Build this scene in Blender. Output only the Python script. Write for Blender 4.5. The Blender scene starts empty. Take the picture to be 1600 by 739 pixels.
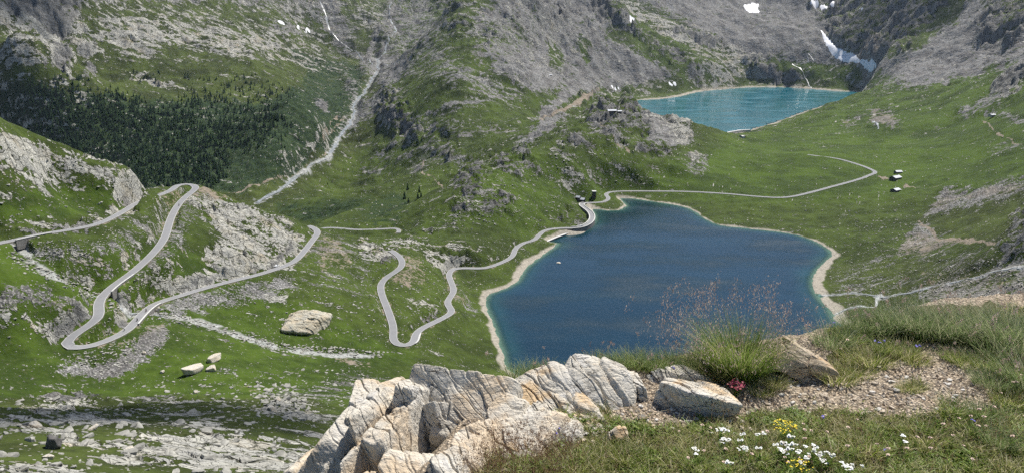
import bpy, math, random
import numpy as np
from mathutils import Vector, Matrix
R = math.radians
random.seed(7)
rng = np.random.default_rng(11)

# ------------------------------------------------------------------ camera, sky, sun
F_PX, CAM_H, PITCH = 1155.0, 230.0, R(16.4)
cam_d = bpy.data.cameras.new("camera")
cam = bpy.data.objects.new("camera", cam_d)
bpy.context.scene.collection.objects.link(cam)
bpy.context.scene.camera = cam
cam.location = (0, 0, CAM_H)
cam.rotation_euler = (R(90) - PITCH, 0, 0)
cam_d.sensor_width = 36.0
cam_d.lens = 36.0 * F_PX / 1600.0
cam_d.clip_start = 0.1
cam_d.clip_end = 40000

SUN_EL, SUN_AZ = R(56), R(38)            # azimuth: degrees right of the viewing direction (+Y)
sun_dir = Vector((math.sin(SUN_AZ) * math.cos(SUN_EL), math.cos(SUN_AZ) * math.cos(SUN_EL), math.sin(SUN_EL)))
world = bpy.data.worlds.new("World")
bpy.context.scene.world = world
world.use_nodes = True
wn = world.node_tree
for n in list(wn.nodes): wn.nodes.remove(n)
sky = wn.nodes.new("ShaderNodeTexSky"); sky.sky_type = 'NISHITA'; sky.sun_disc = False
sky.sun_elevation = SUN_EL; sky.sun_rotation = SUN_AZ; sky.altitude = 2400
bg = wn.nodes.new("ShaderNodeBackground"); bg.inputs[1].default_value = 0.078
wo = wn.nodes.new("ShaderNodeOutputWorld")
wn.links.new(sky.outputs[0], bg.inputs[0]); wn.links.new(bg.outputs[0], wo.inputs[0])
sun_l = bpy.data.lights.new("sun", 'SUN'); sun_l.energy = 4.8; sun_l.angle = R(0.5); sun_l.color = (1.0, 0.96, 0.90)
sun_o = bpy.data.objects.new("sun", sun_l); bpy.context.scene.collection.objects.link(sun_o)
sun_o.rotation_euler = sun_dir.to_track_quat('Z', 'Y').to_euler()
sun_o.location = (0, 0, 600)
sc = bpy.context.scene
sc.view_settings.view_transform = 'Standard'; sc.view_settings.look = 'None'
sc.view_settings.exposure = 0.54; sc.view_settings.gamma = 1.0
sc.render.engine = 'CYCLES'
sc.cycles.max_bounces = 5; sc.cycles.diffuse_bounces = 2; sc.cycles.glossy_bounces = 2
sc.cycles.transparent_max_bounces = 10; sc.cycles.transmission_bounces = 2; sc.cycles.volume_bounces = 0
sc.cycles.use_adaptive_sampling = True; sc.cycles.adaptive_threshold = 0.03
try: sc.cycles.use_denoising = False
except Exception: pass

# ------------------------------------------------------------------ helpers
C = sc.collection
def props(o, label=None, cat=None, group=None, kind=None):
    if label: o['label'] = label
    if cat: o['category'] = cat
    if group: o['group'] = group
    if kind: o['kind'] = kind
    return o
def empty(name, loc=(0, 0, 0), rz=0.0):
    o = bpy.data.objects.new(name, None); C.objects.link(o)
    o.location = loc; o.rotation_euler = (0, 0, rz); o.empty_display_size = 0.1
    return o
def np_mesh(name, verts, faces, mat=None, parent=None, smooth=False, attrs=None, mats=None, mat_idx=None, uv=None):
    """verts (n,3), faces: (m,4) or (m,3) array or a list of tuples"""
    me = bpy.data.meshes.new(name)
    verts = np.asarray(verts, dtype=np.float32)
    if isinstance(faces, np.ndarray):
        m, k = faces.shape
        me.vertices.add(len(verts)); me.vertices.foreach_set("co", verts.ravel())
        me.loops.add(m * k); me.loops.foreach_set("vertex_index", faces.astype(np.int32).ravel())
        me.polygons.add(m)
        me.polygons.foreach_set("loop_start", np.arange(0, m * k, k, dtype=np.int32))
        me.polygons.foreach_set("loop_total", np.full(m, k, dtype=np.int32))
        me.update(calc_edges=True)
    else:
        me.from_pydata([tuple(map(float, v)) for v in verts], [], faces)
    if smooth is not None:
        me.polygons.foreach_set("use_smooth", np.full(len(me.polygons), bool(smooth)))
    if attrs:
        for an, arr in attrs.items():
            arr = np.asarray(arr, dtype=np.float32)
            if arr.ndim == 1:
                a = me.attributes.new(an, 'FLOAT', 'POINT'); a.data.foreach_set("value", arr)
            else:
                a = me.attributes.new(an, 'FLOAT_VECTOR', 'POINT'); a.data.foreach_set("vector", arr[:, :3].ravel())
    if mats:
        for mm in mats: me.materials.append(mm)
    elif mat: me.materials.append(mat)
    if mat_idx is not None: me.polygons.foreach_set("material_index", np.asarray(mat_idx, dtype=np.int32))
    o = bpy.data.objects.new(name, me); C.objects.link(o)
    if parent: o.parent = parent
    return o
def copy_tree(root, loc, rot, scale):
    r = root.copy(); C.objects.link(r); r.location = loc; r.rotation_euler = rot; r.scale = scale
    for ch in list(root.children):
        c = ch.copy(); C.objects.link(c); c.parent = r
        for g in list(ch.children):
            d = g.copy(); C.objects.link(d); d.parent = c
    return r

# ------------------------------------------------------------------ noise (numpy)
def _hash(ix, iy, seed):
    h = (ix.astype(np.int64) * 374761393 + iy.astype(np.int64) * 668265263 + seed * 974634777) & 0xFFFFFFFF
    h = ((h ^ (h >> 13)) * 1274126177) & 0xFFFFFFFF
    return ((h ^ (h >> 16)) & 0xFFFF).astype(np.float32) / 65535.0
def vnoise(x, y, seed=0):
    """gradient noise about -1..1"""
    x0 = np.floor(x); y0 = np.floor(y); fx = (x - x0).astype(np.float32); fy = (y - y0).astype(np.float32)
    ix = x0.astype(np.int64); iy = y0.astype(np.int64)
    def g(dx, dy):
        a = _hash(ix + dx, iy + dy, seed) * np.float32(6.2831853)
        return np.cos(a) * (fx - dx) + np.sin(a) * (fy - dy)
    sx = fx * fx * fx * (fx * (fx * 6 - 15) + 10); sy = fy * fy * fy * (fy * (fy * 6 - 15) + 10)
    a = g(0, 0); b = g(1, 0); c = g(0, 1); d = g(1, 1)
    return ((a + (b - a) * sx) * (1 - sy) + (c + (d - c) * sx) * sy) * 1.5
def fbm(x, y, octaves=4, seed=0, lac=2.03, gain=0.5):
    s = 0; amp = 1.0; t = 0
    for o in range(octaves):
        s = s + amp * vnoise(x, y, seed + o); t += amp
        x = x * lac + 13.7; y = y * lac + 7.1; amp *= gain
    return s / t
def ridged(x, y, octaves=4, seed=0, gain=0.55):
    s = 0; amp = 1.0; t = 0
    for o in range(octaves):
        s = s + amp * (1 - np.abs(vnoise(x, y, seed + o)) * 1.6); t += amp
        x = x * 2.1 + 3.7; y = y * 2.1 + 9.1; amp *= gain
    return s / t
def cellnoise(x, y, seed=0):
    """(F1 distance, F2-F1, random value of the cell)"""
    ix = np.floor(x).astype(np.int64); iy = np.floor(y).astype(np.int64)
    d1 = np.full(x.shape, 9.0, np.float32); d2 = d1.copy(); rv = np.zeros(x.shape, np.float32)
    for ox in (-1, 0, 1):
        for oy in (-1, 0, 1):
            cx = ix + ox; cy = iy + oy
            px = cx + _hash(cx, cy, seed); py = cy + _hash(cx, cy, seed + 91)
            d = np.sqrt((px - x) ** 2 + (py - y) ** 2).astype(np.float32)
            r = _hash(cx, cy, seed + 37)
            nearer = d < d1
            d2 = np.where(nearer, d1, np.minimum(d2, d)); rv = np.where(nearer, r, rv); d1 = np.where(nearer, d, d1)
    return d1, d2 - d1, rv
def sstep(a, b, x):
    t = np.clip((x - a) / (b - a), 0, 1); return t * t * (3 - 2 * t)

# ------------------------------------------------------------------ pixel rays -> world (authoring aid: every point gets its own real distance)
CP, SP = math.cos(PITCH), math.sin(PITCH)
def ray(u, v):
    a = (u - 800) / F_PX; b = (369.5 - v) / F_PX
    dy = CP + b * SP; dz = -SP + b * CP
    h = math.hypot(a, dy)
    return math.atan2(a, dy), dz / h          # azimuth, slope per metre of horizontal distance
def PZ(u, v, z):
    th, s = ray(u, v); d = (z - CAM_H) / s
    return th, d, z
def PD(u, v, d):
    th, s = ray(u, v); return th, d, CAM_H + s * d
def HD(u, d, z):
    th, s = ray(u, 300); return th, d, z
def xy(t): return (t[1] * math.sin(t[0]), t[1] * math.cos(t[0]))

Z1, Z2 = 0.0, -10.0        # water levels of the two lakes
# roads: (u, v, z) along the centre line
ROAD_UP = [(-60,392,114),(0,380,112),(40,371,110.5),(75,364,109.3),(110,359,108),(150,351,106.3),(185,335,104),(215,317,102),(240,308,100),(259,301.4,98.8),(270,296,98),(275,291,97.4),(284,287.5,96.8),(298,287,95.9),(308,288.6,95),(309,293.3,94.2),(300.7,299.3,93.4),(286.6,311.2,92.4),(275.8,324.2,91.6),(266,343.7,90),(257,372,88),(240,395,86.5),(218,416,84.7),(198.6,432,83.5),(181,443,82.3),(165,457,81.2),(155,467,80.4),(152,480,79.4),(158.5,490.6,78.5),(152,501.5,77.4),(125,516.6,75.6),(101,529.6,74),(92.5,539,73),(101,546,72.3),(120.6,547,71.5),(146.6,540.4,70.4),(172.6,529.6,69.2),(198.6,516.6,67.8),(220,492.8,66),(242,474.4,64.3),(276.5,463.6,62.5),(320,450,60.5),(370,437,58.2),(400,430,56.8),(420.3,423.9,55.8),(444.7,415.8,54.6),(461,407.7,53.6),(473,395.5,52.6),(486.6,377.9,51.3),(496,365,50.3),(493.4,357.8,49.6),(481,353,48.8)]
ROAD_DAM = [(610,391.5,37.6),(618.5,395.8,37),(628.2,406.8,35.6),(625.8,419,34.4),(608.7,430,32.9),(596.5,441,31.5),(595.3,455.5,30.3),(606.3,484.8,27.6),(614.8,511.5,25),(614.8,533.5,23),(630.6,540.8,22),(645.3,536,21.2),(649,523.7,20.2),(657.4,514,19.2),(686.7,499.4,17),(706,487,15.2),(698.9,472.6,14),(708.6,455.5,12.6),(706,443.3,11.8),(701.3,429,10.8),(708.6,420.2,10),(725.6,418.5,9.2),(755,419,8),(780,411.7,7.2),(800,401,6.6),(806,388,6.2),(820,379,5.8),(834,375.5,5.4),(842.9,366.7,5),(853.4,359.5,5),(878,356.3,5),(893.9,356.5,5),(908,355,5),(920.3,349,5),(925.5,340.4,5),(922,331.6,5),(913,324.5,5),(908,320,5),(913.5,317.3,5),(925.5,317,5),(943,315.7,5),(951,310.5,5.3),(946.7,304.3,5.6),(953.7,300.3,5.9),(978.3,298.9,6.3),(1020,299,7),(1060,299.3,7.6),(1100,300.8,8.2),(1140,303.3,8.6),(1180,307,9),(1215,309,9.4),(1240,307,10),(1270,300,12),(1300,292,14.5),(1340,281,18.5),(1361,273.2,21),(1368,270,22),(1361,265,22.8),(1340,257,24),(1310,248.5,26),(1285,245,27),(1262,242,28)]
ROAD_LOW = [(470,362,5),(507,356.3,5),(526,356.3,5),(560,359,5),(600,357.8,5),(618,356.6,5),(624,358.8,5),(622,364,5)]
LAKE1 = [(790,575),(783,545),(768,500),(757,472),(763,459),(790,450),(808,440),(822,418),(848,398),(872,380),(852,378),(868,370),(898,360),(918,355),(927,347),(929,338),(925,329),(917,324),(930,326),(950,329),(968,328),(979,322),(972,315),(966,310),(985,310),(1000,312),(1040,318),(1075,325),(1105,343),(1125,352),(1150,355),(1180,358),(1215,362),(1250,368),(1280,380),(1300,395),(1290,410),(1278,420),(1270,440),(1277,462),(1296,482),(1306,500),(1330,520),(1310,570),(1200,595),(1000,602),(850,602)]
LAKE2 = [(987,161),(995,157),(1030,155),(1060,151),(1085,145),(1110,141.5),(1180,136.5),(1240,137.5),(1300,142),(1345,145),(1330,152),(1310,158.5),(1290,165),(1250,178),(1215,191),(1175,203),(1150,208.5),(1132,212),(1080,212),(1040,200),(1010,175)]
STREAM_L = [(-40,372,110),(22,385,107),(60,412,101),(100,440,92),(150,462,79),(190,478,73),(215,488,66),(255,492,62),(300,498,57),(345,515,52),(390,528,46),(430,540,41),(470,548,36),(520,552,32),(575,554,28.5)]
RIVER = [(588,92,82),(592,104,72),(580,125,46),(570,145,27),(556,160,15),(553,175,3),(550,190,-9),(538,208,-22),(522,222,-31),(517,240,-40),(490,255,-47),(470,270,-53),(452,285,-57),(432,300,-61),(400,318,-66)]
STREAM_R = [(1640,400,78),(1600,412,68),(1562,421,58),(1530,430,50),(1500,437,42),(1470,444,34),(1440,451,27),(1400,459,17),(1370,461,10),(1335,457,4),(1305,460,1.0),(1280,462,-0.3)]
STREAM_R2 = [(1372,461,10.3),(1370,470,8),(1368,480,5.6),(1345,478,4.5),(1325,482,2.5),(1305,492,0.2)]
FALL = [(1240,100,85),(1252,112,62),(1262,122,40),(1266,130,18),(1267,139,-9)]

ctrl = []
for r_, st in ((ROAD_UP, 2), (ROAD_DAM, 2), (ROAD_LOW, 1), (STREAM_L, 2), (RIVER, 1), (STREAM_R, 2)):
    ctrl += [PZ(*p) for p in r_[::st]]
ctrl += [PZ(u, v, Z1 + .5) for u, v in LAKE1[::2]] + [PZ(u, v, Z2 + .5) for u, v in LAKE2[::2]]
ctrl += [PZ(*p) for p in [
 (400,322,71),(450,338,58),(0,450,104),(0,500,92),(0,550,80),(60,600,74),(200,600,65),(320,575,60),(450,590,50),(550,562,31),
 (60,565,77),(130,590,66),(370,398,69),(350,340,76),(200,375,98),(120,405,101),(80,455,96),(100,300,118),(60,335,115),(180,290,109),
 (460,470,46),(540,450,41),(520,400,46),(560,400,42),(555,490,35),(650,450,27),(665,480,22),(740,470,7),(740,540,10),(700,562,15),(780,393,14),
 (720,390,22),(660,400,30),(-150,450,110),(-150,560,95),(540,372,44),(590,383,39),
 (660,345,20),(700,312,38),(745,278,50),(800,242,58),(870,208,62),(740,340,26),(800,330,28),(855,335,14),(880,308,20),(850,290,34),(900,262,44),
 (950,232,56),(1000,202,62),(1050,186,58),(1100,198,38),(1050,240,36),(1000,268,28),(1100,262,24),(1150,232,14),(1200,240,17),(1180,280,13),(700,374,19),
 (1300,182,20),(1350,182,25),(1400,200,32),(1500,200,50),(1600,200,82),(1500,250,40),(1450,290,30),(1450,330,26),(1350,330,12),(1350,385,12),
 (1400,405,18),(1450,370,28),(1550,330,56),(1600,290,74),(1600,350,78),(1580,385,72),(1600,445,62),(1500,475,42),(1400,440,17),(1340,490,5),(1450,485,32),(1600,500,56),
 (1700,200,104),(1700,300,104),(1700,400,98),(1700,500,84),(1350,430,8),(1380,230,25),(1250,215,8),
 (300,285,-46),(250,250,-20),(350,255,-30),(450,240,-15),(150,205,12),(300,180,30),(400,180,28),(480,160,55),(500,200,10),(100,130,90),(250,120,95),(480,85,98),
 (0,200,15),(-200,130,100),(-200,240,-20),(650,250,-25),(600,330,-22),(700,300,-6),(690,245,5),(780,262,26),(700,200,30),(790,205,30),(845,196,12),
 (780,150,62),(720,120,110),(870,150,42),(800,100,125),(960,137,14),(930,152,13),(962,166,14),(550,322,-25),(500,310,-40)]]
ctrl += [PD(*p) for p in [
 (0,205,560),(-150,190,540),(100,235,590),(200,260,610),(0,640,232),(0,739,140),(200,655,236),(200,739,150),(400,650,228),(400,739,135),(500,650,250),
 (0,100,1850),(400,100,2120),(0,0,2150),(0,-70,2400),(200,-70,2700),(350,-70,3000),(760,-60,2600),(900,-60,3100),(1300,-60,3700),(1600,-60,2700),(500,-60,3600),(-200,0,2000),(200,0,2400),(350,0,2700),(450,30,2900),(500,0,3300),(560,50,3200),(600,0,3700),(530,90,2850),
 (760,20,2300),(700,60,2150),(640,120,1950),(607,180,1720),(850,60,2450),(900,50,2600),(900,0,2850),(1000,80,2700),(1000,0,3100),(1100,60,3000),(1100,112,2680),
 (1200,60,3100),(1200,110,2750),(1200,0,3600),(1300,115,2700),(1370,110,2600),(1300,0,3500),(1350,60,3000),(1420,60,2800),(1480,100,2350),(1500,30,2750),(1450,128,2150),(1400,122,2420),(1400,95,2560),(1440,108,2330),(1372,130,2520),
 (1400,141,2080),(1450,137,1990),(1500,150,1750),(1540,115,1980),(1600,95,1850),(1600,140,1500),(1560,92,2120),(1560,50,2400),(1600,0,2500),(1700,0,2300),(1700,95,1750),(620,80,2950),(680,20,3400),(660,90,2600)]]
ctrl += [HD(*p) for p in [
 (0,1000,-60),(150,1000,-70),(300,950,-75),(300,750,15),(100,740,50),(450,900,-45),(495,740,0),(400,770,-5),(-200,900,-20),(560,720,18),
 (740,2700,180),(0,3500,720),(400,4500,850),(800,4300,820),(1200,4900,950),(1600,3300,800),(-400,3000,600),(2000,3000,600),(640,5000,900),
 (800,400,8),(800,300,50),(800,200,96),(800,130,138),(800,60,182),(1100,400,8),(1100,300,50),(1100,200,96),(1100,130,138),(1100,60,182),
 (1400,300,62),(1400,200,102),(1400,130,140),(1400,60,182),(1700,300,80),(1700,200,110),(1700,130,145),(1700,60,184),
 (200,60,182),(-100,60,182),(500,60,182),(550,130,140),(550,200,105),(600,300,62),(200,95,164),(500,95,162),(-100,95,164),
 (0,20,211),(400,20,211),(800,20,211),(1200,20,211),(1600,20,211),(2000,20,211),(-300,20,211),(650,400,25)]]
ctrl = np.array(ctrl, dtype=np.float64)
def tps_fit(P, z, lam=1.5e-5):
    n = len(P); r = np.linalg.norm(P[:, None] - P[None], axis=2)
    K = np.where(r > 0, r * r * np.log(r + 1e-12), 0) + lam * np.eye(n)
    A = np.zeros((n + 3, n + 3)); A[:n, :n] = K; A[:n, n] = 1; A[:n, n + 1:] = P; A[n, :n] = 1; A[n + 1:, :n] = P.T
    return np.linalg.solve(A, np.concatenate([z, np.zeros(3)]))
# thin duplicates
keep = []
for i, p in enumerate(ctrl):
    q = np.array([p[0], math.log(p[1])])
    if all((abs(q[0] - k[0]) + abs(q[1] - k[1])) > 0.006 for k in keep): keep.append((q[0], q[1], p[2]))
keep = np.array(keep)
W = tps_fit(keep[:, :2], keep[:, 2])

# ------------------------------------------------------------------ log-polar terrain table
TH0, TH1, NT = R(-47), R(47), 1300
L_NEAR, L_MID, L_FAR = math.log(1.6), math.log(45.0), math.log(5600.0)
NR_NEAR, NR_FAR = 460, 1420
Ls = np.concatenate([np.linspace(L_NEAR, L_MID, NR_NEAR, endpoint=False), np.linspace(L_MID, L_FAR, NR_FAR)])
NR = len(Ls); ths = np.linspace(TH0, TH1, NT)
gt = np.linspace(TH0, TH1, 220); gl = np.linspace(L_NEAR, L_FAR, 380)
G = np.stack(np.meshgrid(gl, gt, indexing='ij'), -1).reshape(-1, 2)[:, ::-1]
Zc = np.zeros(len(G))
for s in range(0, len(G), 8000):
    r = np.linalg.norm(G[s:s + 8000, None] - keep[None, :, :2], axis=2)
    Zc[s:s + 8000] = (np.where(r > 0, r * r * np.log(r + 1e-12), 0) @ W[:-3]) + W[-3] + G[s:s + 8000] @ W[-2:]
Zc = Zc.reshape(380, 220)
def bilin(tab, fi, fj):
    i0 = np.clip(np.floor(fi).astype(int), 0, tab.shape[0] - 2); j0 = np.clip(np.floor(fj).astype(int), 0, tab.shape[1] - 2)
    a = np.clip(fi - i0, 0, 1); b = np.clip(fj - j0, 0, 1)
    return (tab[i0, j0] * (1 - a) + tab[i0 + 1, j0] * a) * (1 - b) + (tab[i0, j0 + 1] * (1 - a) + tab[i0 + 1, j0 + 1] * a) * b
LL, TT = np.meshgrid(Ls, ths, indexing='ij')
Zt = bilin(Zc, (LL - L_NEAR) / (L_FAR - L_NEAR) * 379, (TT - TH0) / (TH1 - TH0) * 219)
D = np.exp(LL); X = D * np.sin(TT); Y = D * np.cos(TT)
def cubic_path(pts, step):
    """Catmull-Rom through xyz points, resampled every step metres"""
    P = np.array(pts, float); out = []
    for i in range(len(P) - 1):
        p0 = P[max(i - 1, 0)]; p1 = P[i]; p2 = P[i + 1]; p3 = P[min(i + 2, len(P) - 1)]
        n = max(1, int(np.linalg.norm(p2 - p1) / step))
        t = np.arange(n)[:, None] / n
        out.append(0.5 * ((2 * p1) + (-p0 + p2) * t + (2 * p0 - 5 * p1 + 4 * p2 - p3) * t ** 2 + (-p0 + 3 * p1 - 3 * p2 + p3) * t ** 3))
    out.append(P[-1:]); return np.concatenate(out)
def pix_path(pix, step=3.0):
    w = []
    for u, v, z in pix:
        t = PZ(u, v, z); a, b = xy(t); w.append((a, b, z))
    return cubic_path(w, step)
def smooth_path(p, k, it=1):
    for _ in range(it):
        q = p.copy()
        for i in range(1, len(p) - 1): q[i] = (p[max(i - k, 0)] + 2 * p[i] + p[min(i + k, len(p) - 1)]) / 4 if min(i, len(p) - 1 - i) >= k else p[i]
        p = q
    return p
def near_path(path, rad):
    """for table vertices near the path: distance, path height, side (+ = left of direction), index windows"""
    dist = np.full(X.shape, 1e6, np.float32); zz = np.zeros(X.shape, np.float32); side = np.zeros(X.shape, np.float32)
    for k in range(len(path) - 1):
        a = path[k]; b = path[k + 1]
        m = (a + b) / 2; d = math.hypot(m[0], m[1]); rr = rad + np.linalg.norm(b[:2] - a[:2]); th = math.atan2(m[0], m[1])
        j0, j1 = np.searchsorted(ths, [th - rr / d, th + rr / d]); i0, i1 = np.searchsorted(Ls, [math.log(max(d - rr, 1.0)), math.log(d + rr)])
        if i1 <= i0 or j1 <= j0: continue
        xs = X[i0:i1, j0:j1]; ys = Y[i0:i1, j0:j1]
        e = b[:2] - a[:2]; L2 = e @ e + 1e-9
        t = np.clip(((xs - a[0]) * e[0] + (ys - a[1]) * e[1]) / L2, 0, 1)
        dx = xs - (a[0] + t * e[0]); dy = ys - (a[1] + t * e[1]); dd = np.sqrt(dx * dx + dy * dy)
        sub = dist[i0:i1, j0:j1]; mk = dd < sub
        sub[mk] = dd[mk]; zz[i0:i1, j0:j1][mk] = (a[2] + (b[2] - a[2]) * t)[mk]
        side[i0:i1, j0:j1][mk] = np.sign(e[0] * dy - e[1] * dx)[mk]
    return dist, zz, side
def poly_xy(pix, z): return np.array([xy(PZ(u, v, z)) for u, v in pix])
def inside(poly, xs, ys):
    c = np.zeros(xs.shape, bool); n = len(poly); j = n - 1
    for i in range(n):
        x1, y1 = poly[i]; x2, y2 = poly[j]
        m = ((y1 > ys) != (y2 > ys)) & (xs < (x2 - x1) * (ys - y1) / (y2 - y1 + 1e-12) + x1)
        c ^= m; j = i
    return c
def sdist(poly, xs, ys):
    """signed distance, negative inside"""
    d = np.full(xs.shape, 1e9)
    n = len(poly)
    for i in range(n):
        a = poly[i]; e = poly[(i + 1) % n] - a
        t = np.clip(((xs - a[0]) * e[0] + (ys - a[1]) * e[1]) / (e @ e + 1e-9), 0, 1)
        d = np.minimum(d, (xs - a[0] - t * e[0]) ** 2 + (ys - a[1] - t * e[1]) ** 2)
    d = np.sqrt(d); return np.where(inside(poly, xs, ys), -d, d)
# ------------------------------------------------------------------ foreground ledge (the viewpoint), water basins, roads
EDGE = np.array([(-9,-4),(-4,-1.2),(-1.1,1.0),(-.62,1.9),(-0.44,2.4),(-0.28,2.8),(-0.10,3.25),(0.25,3.46),(0.7,3.5),(1.25,3.72),(1.9,4.0),(2.7,4.35),(3.9,4.5),(6,4.2),(12,3.0),(12,-8),(-9,-8)], float)
nm = D < 40
e_ = sdist(EDGE, X[nm], Y[nm])
xs_, ys_ = X[nm], Y[nm]
led = CAM_H - 1.72 + 0.05 * sstep(1.0, 3.5, xs_) + 0.05 * fbm(xs_ * 0.9, ys_ * 0.9, 3, 50) + 0.018 * fbm(xs_ * 6, ys_ * 6, 3, 51) + 0.006 * fbm(xs_ * 30, ys_ * 30, 2, 52)
out = np.maximum(e_, 0)
led = led - 0.95 * out - 0.25 * sstep(0, .6, out) + (0.02 + .10 * sstep(0.3, 3, out)) * np.minimum(out, 4) * fbm(xs_ * 0.8, ys_ * 0.8, 4, 53)
w_ = sstep(6, 22, D[nm])
Zt[nm] = led * (1 - w_) + Zt[nm] * w_

# painted masks: coarse canvases addressed through each vertex's direction, split by distance; stored on the vertices
CW, CH = 960, 420        # canvas: u from -160..1760, v from -60..780 at half scale
def canv(): return np.zeros((CH, CW), np.float32)
gv, gu = np.mgrid[0:CH, 0:CW]; gu = gu * 2.0 - 160; gv = gv * 2.0 - 60
wu = gu + 16 * fbm(gu / 24, gv / 22, 4, 71) + 7 * fbm(gu / 7, gv / 7, 2, 75); wv = gv + 10 * fbm(gu / 24, gv / 22, 4, 72) + 5 * fbm(gu / 7, gv / 7, 2, 76)
def P_(c, pts, val=1.0, soft=8.0):
    P = np.array(pts, float); m = (gu > P[:, 0].min() - 30) & (gu < P[:, 0].max() + 30) & (gv > P[:, 1].min() - 25) & (gv < P[:, 1].max() + 25)
    d = sdist(P, wu[m], wv[m]); k = sstep(soft * 1.0, -soft * 1.0, d).astype(np.float32); c[m] = c[m] * (1 - k) + val * k
def B_(c, u, v, ru, rv, ang=0.0, val=1.0, soft=.95):
    a = R(ang); du = wu - u; dv = wv - v
    x = (du * math.cos(a) + dv * math.sin(a)) / ru; y = (-du * math.sin(a) + dv * math.cos(a)) / rv
    k = sstep(1 + soft * .5, 1 - soft * .5, np.sqrt(x * x + y * y)).astype(np.float32); c[:] = c * (1 - k) + val * k
def L_(c, pts, w, val=1.0, soft=4.0):
    P = np.array(pts, float); m = (gu > P[:, 0].min() - 30) & (gu < P[:, 0].max() + 30) & (gv > P[:, 1].min() - 30) & (gv < P[:, 1].max() + 30)
    x = wu[m] * .5 + gu[m] * .5; y = wv[m] * .5 + gv[m] * .5; d = np.full(x.shape, 1e9)
    for i in range(len(P) - 1):
        a = P[i]; e = P[i + 1] - a; t = np.clip(((x - a[0]) * e[0] + (y - a[1]) * e[1]) / (e @ e + 1e-9), 0, 1)
        d = np.minimum(d, (x - a[0] - t * e[0]) ** 2 + (y - a[1] - t * e[1]) ** 2)
    k = sstep(w / 2 + soft / 2, w / 2 - soft / 2, np.sqrt(d)).astype(np.float32); c[m] = c[m] * (1 - k) + val * k
# channels: rock (slabs), scree (loose stones), dirt (tan), crag (steep dark rock relief), tone (0 dull olive .. 1 bright), shrub (dark heath / forest floor)
NEARC = {k: canv() for k in ('rock', 'scree', 'dirt', 'crag', 'tone', 'shrub')}
FARC = {k: canv() for k in ('rock', 'scree', 'dirt', 'crag', 'tone', 'shrub')}
N_, F_ = NEARC, FARC
for c in (N_, F_):
    c['rock'][:] = .14; c['scree'][:] = .04; c['tone'][:] = .5; c['crag'][:] = .06
# --- near layer
P_(N_['tone'], [(0,400),(250,380),(640,560),(0,640),(-100,600)], .8, 20)
P_(N_['rock'], [(1300,330),(1340,140),(1600,90),(1700,90),(1700,270),(1440,300)], .06, 14); P_(N_['tone'], [(1340,150),(1600,90),(1700,90),(1700,270),(1440,300)], .85, 14)
B_(N_['tone'], 400, 590, 180, 40, 0, .75); B_(N_['tone'], 80, 320, 110, 22, -8, .9); B_(N_['tone'], 60, 430, 60, 30, 25, .95)
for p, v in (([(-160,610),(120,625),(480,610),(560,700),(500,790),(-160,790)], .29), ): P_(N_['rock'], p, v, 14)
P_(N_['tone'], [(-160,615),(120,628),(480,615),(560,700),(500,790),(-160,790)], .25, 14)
for a in ((40,245,50,17,12,.85),(150,268,78,22,12,.56),(215,285,34,14,30,.48),(160,245,40,8,8,.8),(30,225,40,10,10,.7),(190,325,22,10,0,.8),(100,350,90,9,-2,.55),(60,275,40,10,10,.5),
          (370,345,66,24,22,.9),(405,392,62,26,25,.66),(365,400,42,32,-10,1.0),(440,365,50,20,40,.8),(350,325,40,12,10,.8),(300,440,40,12,-10,.7),
          (482,500,40,26,10,.35),(590,395,32,12,5,.75),(700,400,50,12,10,.55),(640,385,50,8,5,.5),(730,390,40,7,10,.5),(575,385,20,7,10,.8),(660,480,30,12,20,.55),(690,410,28,10,20,.8),(430,470,20,8,0,.5),
          (60,660,60,8,3,.7),(160,655,50,7,0,.7),(120,690,40,8,10,.7),(350,690,110,12,3,.85),(400,720,130,16,0,.95),(100,640,60,12,5,.7),(250,640,60,10,0,.5),(240,710,70,12,-6,.85),(60,735,70,12,0,.8),(460,640,50,22,10,.65),(190,690,40,6,-10,.7),(330,660,50,5,0,.6)):
    B_(N_['rock'], *a)
for p, v in (([(95,560),(160,570),(235,520),(262,500),(268,530),(215,575),(150,592),(90,580)], 1.0), ([(232,480),(300,462),(450,432),(470,450),(420,470),(300,492),(240,500)], .85),
             ([(215,330),(262,300),(272,330),(245,370),(180,430),(150,430),(190,380)], .5), ([(265,345),(300,300),(330,300),(300,350),(270,420),(250,440),(195,460),(220,430)], .6),
             ([(20,380),(160,372),(230,345),(235,365),(160,400),(60,402)], .6), ([(500,365),(560,380),(590,440),(540,440),(470,400)], .6), ([(480,400),(560,410),(640,500),(560,470),(470,450)], .35),
             ([(690,440),(720,440),(760,500),(715,480)], .5), ([(-160,440),(60,445),(125,470),(120,490),(40,480),(-160,470)], .8), ([(1390,420),(1700,380),(1700,560),(1380,520),(1440,470)], .75),
             ([(1280,345),(1380,320),(1460,300),(1640,272),(1700,275),(1600,310),(1480,335),(1430,345),(1500,380),(1440,410),(1300,410),(1270,385)], .8), ([(1300,400),(1540,380),(1560,430),(1300,470)], .42),
             ([(520,590),(560,560),(610,600),(500,640),(440,620)], .45), ([(430,600),(520,600),(520,660),(420,650)], .5)):
    P_(N_['scree'], p, v * .82, 10)
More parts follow.
